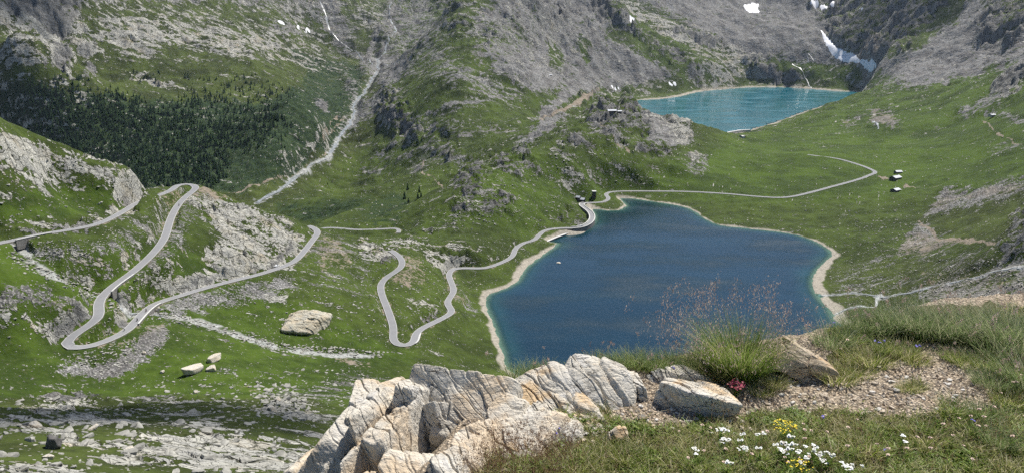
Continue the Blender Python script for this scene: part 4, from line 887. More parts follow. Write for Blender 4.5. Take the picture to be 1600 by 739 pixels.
rock_obj('boulder', [chunk(1274, 538, .135, (.225, .085, .085), (-12, 30, -14), 61, 130, .009, .012, planes=4, soft=.04, extra=((.3, -.9, .05, .55), (.9, 0, .5, .75)), sdir=(.1, .3, .95), sfreq=40, frac=.35)], alpine_rock('brown_gneiss', 3.2, .5, .5, .4, .007, (.80, .70, .58)), 'brown wedge-shaped rock leaning beside the tall grass tussock', 'boulder')

# loose stones on the gravel
PEB1 = simple('tan_pebble', (.34, .27, .19), .9, .2, 0, 6, 0, 1, col2=(.60, .52, .42)); PEB2 = simple('pale_pebble', (.42, .39, .34), .9, .2, 0, 6, 0, 1, col2=(.68, .64, .58))
stone_prot = []
for k in range(7):
    V, f = hull(9, (1, .75, .5), 100 + k, 10, .08); stone_prot.append((V, f))
def pick_stone(u, v, size, h, mat, first={}):
    k = rng.integers(0, 7)
    key = (int(k), mat.name)
    loc = fp(u, v, 0); loc[2] = zat(loc[0], loc[1]) + size * h
    rot = (rng.uniform(-.3, .3), rng.uniform(-.3, .3), rng.uniform(0, 6.28)); s = size
    if key not in first:
        o = np_mesh('stone', *stone_prot[k], mat, smooth=False); first[key] = o
    else:
        o = first[key].copy(); C.objects.link(o)
    o.location = loc; o.rotation_euler = rot; o.scale = (s, s, s * rng.uniform(.7, 1.2)); return o
o = pick_stone(1003, 645, .032, .3, ROCK_TAN); props(o, 'cream coloured stone below the dark side of the slab', 'stone')
o = pick_stone(1438, 595, .012, .3, ROCK_FG); props(o, 'small white stone in the middle of the bare gravel patch', 'stone')
gspots = []
for (u0, u1, v0, v1, n_) in ((820, 1000, 625, 680, 60), (1000, 1200, 625, 665, 55), (1200, 1300, 580, 640, 40), (1320, 1560, 560, 640, 70), (740, 900, 660, 720, 40)):
    for _ in range(n_): gspots.append((rng.uniform(u0, u1), rng.uniform(v0, v1)))
for u, v in gspots:
    o = pick_stone(u, v, float(rng.uniform(.006, .017)), .25, [PEB1, PEB2][rng.integers(0, 2)])
    props(o, 'loose pale stone lying on the gravel of the viewpoint', 'stone', 'loose stones on the gravel')
# gravel: nobody could count it
def gravel():
    n = 15000; u = rng.uniform(700, 1640, n); v = rng.uniform(520, 745, n); Vs = []; Fs = []; base = 0
    T = np.array([[1, 0, 0], [-.5, .8, 0], [-.5, -.8, .1], [0, 0, .8], [.2, .5, -.7]]); Ft = np.array([[0, 1, 3], [1, 2, 3], [2, 0, 3], [1, 0, 4], [2, 1, 4], [0, 2, 4]])
    pts = np.array([fp(a, b) for a, b in zip(u, v)]); vg = veg_at(pts[:, 0], pts[:, 1]); e = sdist(EDGE, pts[:, 0], pts[:, 1])
    k = (vg + rng.uniform(-.3, .3, n) < .42) & (e < -.02); pts = pts[k]; n = len(pts); zz = zats(pts[:, 0], pts[:, 1])
    s = rng.uniform(.0025, .0085, n) * rng.choice([1, 1, 1.7], n); a = rng.uniform(0, 6.28, n); b_ = rng.uniform(.4, 1, n)
    V = T[None] * s[:, None, None] * np.stack([np.ones(n), rng.uniform(.5, 1, n), b_], -1)[:, None, :]
    c, s_ = np.cos(a)[:, None], np.sin(a)[:, None]; x = V[:, :, 0] * c - V[:, :, 1] * s_; y = V[:, :, 0] * s_ + V[:, :, 1] * c
    V = np.stack([x + pts[:, 0][:, None], y + pts[:, 1][:, None], V[:, :, 2] + zz[:, None] + (s * .2)[:, None]], -1).reshape(-1, 3)
    F = (Ft[None] + (np.arange(n) * 5)[:, None, None]).reshape(-1, 3)
    m, nt, bs, o = mat_new('gravel_stones', .9, .2); g = G_(nt); cc = g.sep(g.vor(g.pos(), 70, 'F1', 'Color'))[0]
    nt.links.new(g.mix(cc, (.26, .19, .13, 1), (.62, .55, .45, 1)), bs.inputs['Base Color'])
    props(np_mesh('gravel', V, F, m, smooth=False), 'pale tan gravel covering the bare ground of the viewpoint', 'gravel', kind='stuff')
gravel()

# ------------------------------------------------------------------ grass and flowers
def leafmat(name, cols, trans=.35, rough=.5):
    m, nt, b, o = mat_new(name, rough, .3); g = G_(nt); t = g.attr('tint')
    n = nt.nodes.new('ShaderNodeValToRGB'); n.color_ramp.interpolation = 'LINEAR'
    while len(n.color_ramp.elements) < len(cols): n.color_ramp.elements.new(.5)
    for i, c in enumerate(cols): n.color_ramp.elements[i].position = i / (len(cols) - 1); n.color_ramp.elements[i].color = (*c, 1)
    nt.links.new(t, n.inputs[0]); nt.links.new(n.outputs[0], b.inputs['Base Color'])
    tr = nt.nodes.new('ShaderNodeBsdfTranslucent'); nt.links.new(n.outputs[0], tr.inputs[0])
    mx = nt.nodes.new('ShaderNodeMixShader'); mx.inputs[0].default_value = trans
    nt.links.new(b.outputs[0], mx.inputs[1]); nt.links.new(tr.outputs[0], mx.inputs[2]); nt.links.new(mx.outputs[0], o.inputs[0]); return m
GR_FRESH = leafmat('fresh_grass', [(.08, .14, .02), (.16, .25, .04), (.28, .34, .09), (.55, .50, .28)], .42)
GR_MIX = leafmat('mixed_grass', [(.09, .14, .022), (.22, .27, .05), (.40, .39, .15), (.68, .60, .38)], .45)
GR_BLUE = leafmat('blue_green_grass', [(.08, .13, .04), (.16, .23, .08), (.28, .34, .15), (.55, .52, .34)], .42)
SEEDM = leafmat('seed_heads', [(.24, .16, .14), (.44, .32, .27), (.70, .60, .50)], .4)
LEAFM = leafmat('leaves', [(.07, .13, .02), (.15, .24, .035), (.26, .33, .07)], .3)
def blades(roots, h, lean, bend, width, az, tint, seg=4):
    """vectorised curved blades -> V, F, tint"""
    n = len(roots); t = np.linspace(0, 1, seg + 1)[None, :]
    hx = (lean[:, None] * t + bend[:, None] * t ** 2.2) * h[:, None]; hz = h[:, None] * (t - .32 * np.clip(bend, 0, 2)[:, None] * t ** 2.6)
    cx, sx = np.cos(az)[:, None], np.sin(az)[:, None]
    px = roots[:, 0][:, None] + hx * cx; py = roots[:, 1][:, None] + hx * sx; pz = roots[:, 2][:, None] + hz
    wd = width[:, None] * (1 - t ** 1.5 * .92); ra = az + rng.uniform(-1.2, 1.2, n) + math.pi / 2; wx = np.cos(ra)[:, None] * wd * .5; wy = np.sin(ra)[:, None] * wd * .5
    V = np.stack([np.stack([px - wx, py - wy, pz], -1), np.stack([px + wx, py + wy, pz], -1)], 2).reshape(n, -1, 3)
    k = 2 * (seg + 1); f = np.array([[2 * i, 2 * i + 1, 2 * i + 3, 2 * i + 2] for i in range(seg)])
    F = (f[None] + (np.arange(n) * k)[:, None, None]).reshape(-1, 4)
    T = np.repeat(tint, k) + np.tile(np.repeat(t.ravel() * .25, 2), n)
    tips = np.stack([px[:, -1], py[:, -1], pz[:, -1]], -1)
    return V.reshape(-1, 3), F, np.clip(T, 0, 1), tips
def tussock(n, H, rad, mat, heads=0, headlen=.05, dry=.15, leanmax=.7, wind=0.0):
    root = empty('grass_tussock')
    r = rad * np.sqrt(rng.uniform(0, 1, n)); a = rng.uniform(0, 6.283, n)
    roots = np.stack([r * np.cos(a), r * np.sin(a), np.full(n, -.01)], -1)
    h = H * rng.uniform(.45, 1.0, n); lean = (r / rad) * leanmax * rng.uniform(.4, 1.1, n); bend = rng.uniform(.05, .6, n)
    az = a + rng.normal(0, .45, n); tint = np.where(rng.uniform(0, 1, n) < dry, rng.uniform(.7, 1, n), rng.uniform(0, .55, n))
    V, F, T, _ = blades(roots, h, lean, bend, rng.uniform(.0018, .0038, n), az, tint)
    if wind: V[:, 0] += wind * np.clip(V[:, 2], 0, 1) ** 1.3
    np_mesh('blades', V, F, mat, root, attrs={'tint': T})
    if heads:
        m = heads; r = rad * .7 * np.sqrt(rng.uniform(0, 1, m)); a = rng.uniform(0, 6.283, m); roots = np.stack([r * np.cos(a), r * np.sin(a), np.zeros(m)], -1)
        V, F, T, tips = blades(roots, H * rng.uniform(1.0, 1.4, m), rng.uniform(.1, .75, m), rng.uniform(.0, .5, m), np.full(m, .0016), a + rng.normal(0, .4, m), rng.uniform(.5, 1, m), 6)
        if wind: V[:, 0] += wind * 1.5 * np.clip(V[:, 2], 0, 1) ** 1.3; tips[:, 0] += wind * 1.5 * np.clip(tips[:, 2], 0, 1) ** 1.3
        np_mesh('stalks', V, F, GR_FRESH, root, attrs={'tint': T})
        k = 30; P = np.repeat(tips, k, 0); t = np.tile(np.linspace(0, 1, k), m)
        dirs = rng.normal(size=(m, 3)) * .25 + np.array([wind * -1.0 if wind else 0, 0, .55]); dirs /= np.linalg.norm(dirs, axis=1, keepdims=True)
        P = P - np.repeat(dirs, k, 0) * (t * headlen)[:, None] + rng.normal(size=P.shape) * (headlen * .16 * (.4 + t))[:, None]
        V, F, T, _ = blades(P, rng.uniform(.007, .014, len(P)), rng.uniform(-.6, .6, len(P)), rng.uniform(0, .4, len(P)), rng.uniform(.0026, .0048, len(P)), rng.uniform(0, 6.28, len(P)), rng.uniform(0, .8, len(P)), 1)
        np_mesh('seed_heads', V, F, SEEDM, root, attrs={'tint': T})['kind'] = 'stuff'
    return root
def put(root, u, v, rz=0, s=1.0, h=0.0, dy=None):
    p = fp(u, v, h); z = zat(p[0], p[1]); root.location = (p[0], p[1], z); root.rotation_euler = (0, 0, rz); root.scale = (s, s, s); return root
big = tussock(1900, .30, .11, GR_FRESH, 130, .11, .12, .65, -.12); put(big, 1154, 574); props(big, 'tallest bright green grass tussock with purplish feathery seed heads beside the leaning rock', 'grass tussock')
b2 = tussock(500, .17, .09, leafmat('yellow_green_grass', [(.12, .15, .04), (.24, .26, .09), (.42, .40, .20)]), 0, 0, .3, .8); put(b2, 1120, 575); props(b2, 'pale yellow-green tussock at the left foot of the tall one', 'grass tussock')
b3 = tussock(300, .10, .05, b2.children[0].data.materials[0], 0, 0, .4, .9); put(b3, 1212, 590); props(b3, 'small yellowish tussock at the foot of the leaning rock', 'grass tussock')
protoA = [tussock(520, .17, .10, GR_BLUE, 0, 0, .18, .8), tussock(420, .14, .09, GR_FRESH, 6, .03, .2, .9), tussock(480, .20, .11, GR_BLUE, 5, .04, .25, .7), tussock(260, .085, .06, GR_MIX, 0, 0, .2, 1.0)]
spots = [(1300,532,2,.75),(1330,522,1,.8),(1345,508,2,.75),(1375,512,0,.9),(1400,508,2,.9),(1425,514,0,1.0),(1450,518,2,1.05),(1475,520,0,1.0),(1500,524,2,1.1),(1525,526,2,.95),(1550,532,0,1.15),(1575,538,2,1.2),(1600,540,2,1.2),(1625,536,0,1.2),
         (1560,552,2,.9),(1595,556,2,1.0),(1585,590,1,.8),(1550,600,0,.7),(1610,600,2,.9),(1540,572,1,.6),(1575,625,3,1.2),
         (812,585,1,.8),(835,578,0,.6),(855,572,1,.55),(955,566,1,.55),(985,565,0,.6),(930,563,3,.9),(1005,568,1,.75),(1030,570,0,.65),(1055,570,1,.7),(1082,570,0,.65),(1105,565,1,.8),(800,600,3,.9),
         (1432,602,3,.75),(1418,606,3,.6),(1340,575,3,1.2),(1310,585,3,1.1),(1365,560,3,1.2),(1385,545,1,.6),(1430,560,3,1.0),(1412,548,3,1.1),(1330,552,3,1.1),(1490,556,1,.55),(1508,566,3,1.0),(1190,600,3,.9),(1120,610,3,.8),
         (785,612,3,.6),(940,640,3,.7),(870,655,3,.6),(1490,640,1,.5),(1540,650,0,.6),(1450,680,3,1.2),(1560,690,0,.55),(1350,690,3,1.2),(1180,700,3,1.0),(1090,712,3,1.1),(980,700,3,1.0),(900,715,3,1.2)]
used = set()
def zone(u, v):
    if u > 1290 and v < 545: return 'along the right rear edge'
    if u > 1500: return 'at the right margin'
    if u < 1120 and v < 605: return 'behind the boulders'
    if u > 1290: return 'around the gravel patch'
    return 'in front of the boulders'
ORD = ['first', 'second', 'third', 'fourth', 'fifth', 'sixth', 'seventh', 'eighth', 'ninth', 'tenth', 'eleventh', 'twelfth', 'thirteenth', 'fourteenth', 'fifteenth', 'sixteenth']
zl_ = {}
for q in sorted(spots): zl_.setdefault(zone(q[0], q[1]), []).append(q)
for q in spots:
    u, v, k, s = q
    if k in used: r = copy_tree(protoA[k], (0, 0, 0), (0, 0, 0), (1, 1, 1))
    else: r = protoA[k]; used.add(k)
    put(r, u, v, float(rng.uniform(0, 6.28)), s * float(rng.uniform(.9, 1.1)))
    lab = {0: 'blue-green tussock', 1: 'fresh green tussock', 2: 'tall blue-green tussock', 3: 'low green tuft'}[k]
    props(r, lab + ', ' + ORD[zl_[zone(u, v)].index(q)] + ' from the left ' + zone(u, v), 'grass tussock', 'grass tussocks on the viewpoint')
# short turf
def turf():
    n = 70000; u = rng.uniform(560, 1700, n); v = 480 + 300 * rng.uniform(0, 1, n) ** .8
    pts = np.array([fp(a, b) for a, b in zip(u, v)])
    m_ = 60000; pe = np.stack([rng.uniform(1.6, 5.2, m_), rng.uniform(1.5, 4.4, m_), np.zeros(m_)], -1); th_ = np.arctan2(pe[:, 0], pe[:, 1]); pe = pe[(th_ > R(35)) & (th_ < R(46.8))]
    pts = np.concatenate([pts, pe]); n = len(pts); vg = veg_at(pts[:, 0], pts[:, 1]); e = sdist(EDGE, pts[:, 0], pts[:, 1])
    cl = fbm(pts[:, 0] * 9, pts[:, 1] * 9, 3, 61)
    k = (vg + rng.uniform(-.22, .22, n) + .5 * cl > .52) & (e < -.01); pts = pts[k]; n = len(pts); pts[:, 2] = zats(pts[:, 0], pts[:, 1]) - .003
    h = rng.uniform(.015, .05, n) * (1 + 1.0 * cl[k]); a = rng.uniform(0, 6.28, n)
    big_n = fbm(pts[:, 0] * 3, pts[:, 1] * 3, 2, 64)
    tint = np.clip(rng.uniform(0, .6, n) + .35 * big_n, 0, 1); dry = rng.uniform(0, 1, n) < .24; tint[dry] = rng.uniform(.75, 1, dry.sum())
    V, F, T, _ = blades(pts, np.abs(h), rng.uniform(0, .9, n), rng.uniform(0, .8, n), rng.uniform(.002, .0042, n), a, tint, 3)
    props(np_mesh('grass', V, F, GR_MIX, attrs={'tint': T}), 'short green and dry grass turf around the gravel', 'grass', kind='stuff')
    # small herbs leaves
    n = 26000; u = rng.uniform(800, 1650, n); v = rng.uniform(600, 760, n); pts = np.array([fp(a, b) for a, b in zip(u, v)])
    vg = veg_at(pts[:, 0], pts[:, 1]); cl = fbm(pts[:, 0] * 6, pts[:, 1] * 6, 3, 66); k = (vg > .5) & (cl > .05); pts = pts[k]; n = len(pts); pts[:, 2] = zats(pts[:, 0], pts[:, 1])
    V, F, T, _ = blades(pts, rng.uniform(.012, .03, n), rng.uniform(.5, 1.4, n), rng.uniform(.2, .9, n), rng.uniform(.006, .011, n), rng.uniform(0, 6.28, n), rng.uniform(0, 1, n), 3)
    props(np_mesh('ground_cover', V, F, LEAFM, attrs={'tint': T}), 'small green herb leaves between the grass', 'ground cover', kind='stuff')
    # dry stalks, reddish
    n = 1700; u = np.where(rng.uniform(0, 1, n) < .45, rng.uniform(700, 900, n), rng.uniform(720, 1650, n)); v = np.where(u < 900, rng.uniform(665, 745, n), rng.uniform(540, 745, n)); pts = np.array([fp(a, b) for a, b in zip(u, v)]); vg = veg_at(pts[:, 0], pts[:, 1]); k = vg > .38; pts = pts[k]; n = len(pts); pts[:, 2] = zats(pts[:, 0], pts[:, 1])
    V, F, T, tips = blades(pts, rng.uniform(.05, .12, n), rng.uniform(0, .5, n), rng.uniform(0, .5, n), np.full(n, .0015), rng.uniform(0, 6.28, n), rng.uniform(0, .7, n), 4)
    P = np.repeat(tips, 6, 0) + rng.normal(size=(n * 6, 3)) * .004
    V2, F2, T2, _ = blades(P, np.full(len(P), .007), rng.uniform(-.6, .6, len(P)), np.zeros(len(P)), np.full(len(P), .003), rng.uniform(0, 6.28, len(P)), rng.uniform(0, .7, len(P)), 1)
    props(np_mesh('dry_stalks', np.concatenate([V, V2]), np.concatenate([F, F2 + len(V)]), leafmat('dry_stalk', [(.12, .05, .04), (.25, .15, .09), (.45, .34, .2)]), attrs={'tint': np.concatenate([T, T2])}), 'thin brown dry stalks standing in the grass', 'dry stalks', kind='stuff')
turf()
# flowers
def disc(cx, cy, cz, r, n=7, tilt=.3, up=.15):
    t = rng.normal(0, tilt, 2); V = [(cx, cy, cz)]
    for i in range(n):
        a = 6.283 * i / n; x = r * math.cos(a); y = r * math.sin(a); V.append((cx + x, cy + y, cz + x * t[0] + y * t[1] + up * r))
    return V, [(0, 1 + i, 1 + (i + 1) % n) for i in range(n)]
def flower(name, petal, height, nfl, spread, fr, stemmat, leaves=5, centre=None, dome=.3):
    root = empty(name); V = []; F = []; CV = []; CF = []
    for i in range(nfl):
        r = spread * math.sqrt(rng.uniform(0, 1)); a = rng.uniform(0, 6.283); x, y = r * math.cos(a), r * math.sin(a); z = height + dome * (spread - r) + rng.normal(0, spread * .12)
        v, f = disc(x, y, z, fr * rng.uniform(.65, 1.05), 7); b = len(V); V += v; F += [tuple(q + b for q in t) for t in f]
        if centre:
            v, f = disc(x, y, z + .0006, fr * .32, 6, .1, .4); b = len(CV); CV += v; CF += [tuple(q + b for q in t) for t in f]
    np_mesh('petals', V, F, petal, root)
    if centre: np_mesh('flower_centres', CV, CF, centre, root)
    m = max(3, nfl // 3); roots = rng.normal(0, .003, (m, 3)); roots[:, 2] = 0; az = rng.uniform(0, 6.283, m)
    v, f, t, _ = blades(roots, np.full(m, height * .98), rng.uniform(0, spread / height, m), np.zeros(m), np.full(m, .0022), az, rng.uniform(.2, .7, m), 3)
    np_mesh('stems', v, f, stemmat, root, attrs={'tint': t})
    m = leaves * 3; roots = rng.normal(0, .006, (m, 3)); roots[:, 2] = rng.uniform(0, height * .4, m)
    v, f, t, _ = blades(roots, rng.uniform(.3, .6, m) * height, rng.uniform(.5, 1.3, m), rng.uniform(.2, .8, m), rng.uniform(.003, .006, m), rng.uniform(0, 6.283, m), rng.uniform(0, .8, m), 3)
    np_mesh('leaves', v, f, LEAFM, root, attrs={'tint': t}); return root
WHITE = simple('white_petals', (.82, .82, .80), .6, .2, .05); YEL = simple('yellow_petals', (.75, .58, .03), .6, .2, .1); PINK = simple('pink_petals', (.62, .10, .17), .6, .2, .35, 90); BLUE = simple('blue_petals', (.13, .11, .48), .6, .2, .2)
CREAM = simple('cream_heads', (.55, .42, .33), .7, .2, .25, 90); CREAMC = simple('flower_centre', (.62, .60, .40), .7, .2, .1)
yar = [flower('white_flower', WHITE, .055, 9, .011, .0052, LEAFM, 4, CREAMC), flower('white_flower', WHITE, .045, 14, .016, .0055, LEAFM, 4, CREAMC), flower('white_flower', WHITE, .06, 6, .008, .005, LEAFM, 3, CREAMC)]
wpos = [(1126,664),(1137,667),(1131,678),(1138,680),(1161,672),(1157,680),(1160,691),(1185,697),(1182,675),(1192,671),(1235,675),(1087,687),(1087,702),(1212,691),(1222,687),(1228,691),(1233,698),(1225,698),(1249,697),(1258,692),(1262,700),(1246,703),(1253,709),(1258,712),(1275,694),(1268,700),(1282,703),(1278,708),(1291,703),(1297,708),(1287,710),(1139,718),(1030,733),(1020,736),(1314,717),(1329,722),(1322,724),(1345,724),(1365,737),(1409,679),(1413,688),(1270,690),(1240,688),(1218,700)]
us = set()
for u, v in wpos:
    k = int(rng.integers(0, 3)); r = yar[k] if k not in us else copy_tree(yar[k], (0, 0, 0), (0, 0, 0), (1, 1, 1)); us.add(k)
    put(r, u, v + 14, float(rng.uniform(0, 6.28)), float(rng.uniform(.85, 1.25))); props(r, 'white flower cluster on a short green stem in the grass', 'white flower', 'white flowers in the foreground grass')
for k in range(3):
    if k not in us: put(yar[k], 1243, 700)
pk = flower('pink_flower', PINK, .06, 42, .045, .0085, LEAFM, 12, CREAMC, .15); put(pk, 1150, 604); props(pk, 'clump of deep pink flowers at the foot of the tall tussock', 'pink flower')
y1 = flower('yellow_flower', YEL, .07, 60, .05, .0042, LEAFM, 12, None, .2); put(y1, 1226, 672); props(y1, 'loose yellow flower clump above the row of white flowers', 'yellow flower')
y2 = flower('yellow_flower', YEL, .05, 34, .05, .004, LEAFM, 10, None, .2); put(y2, 1250, 733); props(y2, 'low yellow flower clump at the bottom edge below the white flowers', 'yellow flower')
bl = flower('blue_flower', BLUE, .05, 5, .010, .006, LEAFM, 4); f_ = True
for u, v in ((1366, 532), (1373, 536), (1381, 534), (1430, 542), (1436, 541), (1303, 500), (1382, 700), (1518, 660), (1286, 648), (871, 660), (868, 665), (1180, 560), (1052, 574)):
    r = bl if f_ else copy_tree(bl, (0, 0, 0), (0, 0, 0), (1, 1, 1)); f_ = False; put(r, u, v + 6, float(rng.uniform(0, 6)), float(rng.uniform(.8, 1.1))); props(r, 'small violet-blue flower in the grass', 'blue flower', 'violet-blue flowers')
cl = flower('clover', CREAM, .06, 10, .007, .005, LEAFM, 3, None, .8); f_ = True
for _ in range(70):
    u, v = float(rng.uniform(1290, 1600)), float(rng.uniform(520, 735))
    if _ > 50: u = float(rng.uniform(1020, 1290)); v = float(rng.uniform(660, 735))
    p = fp(u, v)
    if float(veg_at(np.array([p[0]]), np.array([p[1]]))[0]) < .5: continue
    r = cl if f_ else copy_tree(cl, (0, 0, 0), (0, 0, 0), (1, 1, 1)); f_ = False; put(r, u, v, float(rng.uniform(0, 6)), float(rng.uniform(.7, 1.1))); props(r, 'faded cream clover head in the turf', 'clover', 'faded clover heads')
# ------------------------------------------------------------------ boulders on the slopes
b_prot = [hull(7, (1, .8, .62), 300 + k, 9, .05) for k in range(8)]
STONEM = simple('field_stone', (.22, .215, .19), .9, .15, 0, .6, .15, 2.0, col2=(.42, .405, .355))
def slope_spot(n, upoly, dmin=60, dmax=700):
    P = np.array(upoly, float); out = []
    lo, hi = P.min(0), P.max(0)
    while len(out) < n:
        u, v = rng.uniform(lo[0], hi[0]), rng.uniform(lo[1], hi[1])
        if inside(P, np.array([u]), np.array([v]))[0]: out.append((u, v))
    return out
cand = []   # (x, y, size)
def scatter(n, poly, s0, s1, power=2.5):
    for u, v in slope_spot(n, poly):
        h = hit(u, v)
        if h is None: continue
        s = s0 + (s1 - s0) * rng.uniform(0, 1) ** power
        d = math.hypot(h.x, h.y); i = int(np.clip(np.interp(math.log(d), Ls, np.arange(NR)), 0, NR - 1)); j = int((math.atan2(h.x, h.y) - TH0) / (TH1 - TH0) * (NT - 1))
        if ROADD[i, j] < 4.2 or SH[i, j] < 1.5 or d > 1300: continue
        cand.append((h.x, h.y, h.z, s, s / d))
scatter(420, [(-60,615),(120,622),(480,612),(600,700),(480,760),(-60,760)], .3, 2.1, 3)
scatter(240, [(200,600),(560,570),(600,640),(450,640),(200,625)], .3, 1.6, 2.5)
scatter(160, [(400,600),(460,600),(500,660),(400,650)], .5, 2.2, 1.5)
scatter(260, [(-60,440),(260,500),(600,560),(500,600),(-60,610)], .2, .9, 3)
scatter(260, [(440,440),(620,420),(640,540),(450,520)], .3, 1.4, 3)
scatter(350, [(90,560),(235,520),(262,500),(268,530),(215,575),(150,592)], .3, .9, 2)
scatter(420, [(232,480),(300,462),(450,432),(470,450),(420,470),(300,492)], .3, .9, 2)
scatter(300, [(20,380),(160,372),(230,345),(235,365),(160,400),(60,402)], .3, .8, 2)
scatter(300, [(265,345),(300,300),(330,300),(300,350),(250,440),(195,460)], .3, .9, 2)
scatter(220, [(22,385),(60,412),(190,478),(182,490),(40,420),(10,400)], .4, 1.4, 2)
scatter(420, [(215,485),(300,496),(430,536),(600,548),(600,560),(430,550),(300,508),(225,500)], .4, 1.5, 2)
scatter(300, [(500,365),(560,372),(640,400),(760,400),(820,380),(700,470),(640,520)], .3, 1.0, 3)
scatter(320, [(1290,400),(1560,400),(1560,470),(1300,490)], .3, 1.2, 3)
scatter(420, [(1440,450),(1600,415),(1600,490),(1480,480)], .3, 1.1, 2)
scatter(420, [(1290,345),(1600,270),(1600,300),(1440,345),(1440,400),(1300,400)], .4, 1.2, 2)
scatter(160, [(-60,210),(100,240),(250,280),(200,340),(-60,370)], .4, 1.4, 3)
scatter(420, [(1100,300),(1560,180),(1600,260),(1460,300),(1330,345)], .5, 1.5, 3)
scatter(500, [(640,370),(880,210),(1090,300),(960,300),(860,345)], .5, 1.8, 3)
cand.sort(key=lambda c: -c[4])
named = [  # u, v, half sizes, rot, label
 (304,581,(2.9,6.4,2.4),(-6,8,-25),'long split boulder block, left piece of the broken trio in the meadow'),
 (335,563,(2.9,5.4,2.3),(-4,-10,-20),'upper right slab of the broken boulder trio in the meadow'),
 (330,578,(2.7,2.4,1.7),(5,-8,10),'lower right piece of the broken boulder trio in the meadow'),
 (84,700,(1.9,1.7,2.2),(4,10,20),'tall dark boulder standing alone on the shaded slope'),
 (75,716,(1.6,.8,.6),(0,5,10),'flat pale stone in front of the tall dark boulder'),
 (425,641,(2.0,1.8,1.5),(5,0,30),'largest grey boulder of the pile by the dry stream'),
 (434,626,(1.6,1.4,1.3),(0,12,0),'upper boulder of the pile by the dry stream'),
 (57,668,(1.7,1.3,1.2),(0,20,0),'pointed grey boulder on the shaded slope at the left'),
 (200,705,(1.6,.9,.6),(0,10,40),'flat light boulder tilted on the lower left slope'),
 (145,671,(1.5,.9,.6),(0,-10,50),'grey leaning boulder in the shade above the pale slabs'),
 (306,614,(1.3,1.0,.9),(0,0,0),'boulder beside the dark hollow in the valley floor'),
 (225,552,(1.2,1.0,.9),(0,0,0),'single grey boulder in the grass below the hairpin'),
 (254,582,(1.2,1.0,.8),(0,0,30),'single boulder in the meadow left of the broken trio'),
 (482,504,(16,14,7.0),(10,4,12),'huge pale fractured bedrock hump standing in the meadow between the two road loops'),
 (873,411,(2.6,1.6,.7),(0,0,0),'pale rock islet just off the lake shore near the dam')]
for u, v, dm_, rt, lab in named:
    h = hit(u, v) if 'islet' not in lab else Vector((*xy(PZ(u, v, 0)), -.2))
    V, f = hull(16 if dm_[0] < 6 else 90, dm_, int(u * 7 + v), 9, .045); V = V @ rotm(*rt).T
    V = V + (V / np.linalg.norm(V, axis=1, keepdims=True)) * (.14 * n3(V, .8, int(u), 3))[:, None]
    if dm_[0] > 6: V = V + (V / np.linalg.norm(V, axis=1, keepdims=True)) * (1.6 * (n3(V, .16, 5, 4, True) - .5) + 1.2 * (cellnoise(V[:, 0] / 4 + V[:, 2] / 5, V[:, 1] / 2.2, 6)[2] - .5))[:, None]
    o = np_mesh('boulder', V, f, (ROCK_FAR if dm_[0] < 6 else alpine_rock('meadow_bedrock', .14, .25, .3, .5, .3, (.86, .86, .80))) if u != 84 else simple('dark_boulder', (.11, .105, .10), .9, .15, .3, 1.2, .1, 4), smooth=False); o.location = (h.x, h.y, h.z + dm_[2] * (.45 if dm_[0] < 6 else -.1)); props(o, lab, 'boulder')
firsts = {}
for n_, (x, y, z, s, _) in enumerate(cand[:300]):
    k = n_ % 8
    if k not in firsts:
        o = np_mesh('rock', *b_prot[k], STONEM, smooth=False); firsts[k] = o
    else: o = firsts[k].copy(); C.objects.link(o)
    o.location = (x, y, z + s * .02); o.rotation_euler = (rng.uniform(-.4, .4), rng.uniform(-.4, .4), rng.uniform(0, 6.28)); o.scale = (s, s * rng.uniform(.6, 1), s * rng.uniform(.4, .8))
    props(o, 'pale grey rock lying loose on the mountainside', 'rock', 'loose rocks on the slopes')
rest = cand[300:]
Vs = []; Fs = []; b_ = 0
for n_, (x, y, z, s, _) in enumerate(rest):
    V, f = b_prot[n_ % 8]; a = rng.uniform(0, 6.28); c, s_ = math.cos(a), math.sin(a)
    Q = V * np.array([s, s * rng.uniform(.6, 1), s * rng.uniform(.5, .9)]); Vs.append(np.stack([Q[:, 0] * c - Q[:, 1] * s_ + x, Q[:, 0] * s_ + Q[:, 1] * c + y, Q[:, 2] + z + s * .1], -1)); Fs.append(f + b_); b_ += len(V)
props(np_mesh('scattered_rocks', np.concatenate(Vs), np.concatenate(Fs), STONEM, smooth=False), 'countless small pale rocks strewn over the slopes', 'rocks', kind='stuff')

# ------------------------------------------------------------------ conifers on the far slope
def conifer(h, r, seed, layers=6, seg=7):
    q = np.random.default_rng(seed); V = []; F = []
    for l in range(layers):
        z0 = h * (.10 + .86 * l / layers); z1 = min(h, z0 + h * .27); rr = r * (1 - l / layers) ** .8 * q.uniform(.85, 1.15); b = len(V)
        V.append((q.normal(0, .03), q.normal(0, .03), z1))
        for i in range(seg):
            a = 6.283 * (i + q.uniform(-.3, .3)) / seg; k = rr * q.uniform(.65, 1.15); V.append((k * math.cos(a), k * math.sin(a), z0 - h * .03 * q.uniform(0, 1.5)))
        F += [(b, b + 1 + i, b + 1 + (i + 1) % seg) for i in range(seg)]
    return np.array(V), np.array(F)
CONM = simple('conifer_needles', (.014, .034, .014), .9, .1, 0, .12, col2=(.046, .080, .030)); TRUNKM = simple('bark', (.08, .06, .045), .9, .1, .3)
LARM = simple('larch_needles', (.030, .060, .018), .9, .1, 0, .3, col2=(.055, .095, .03))
FT = canv()
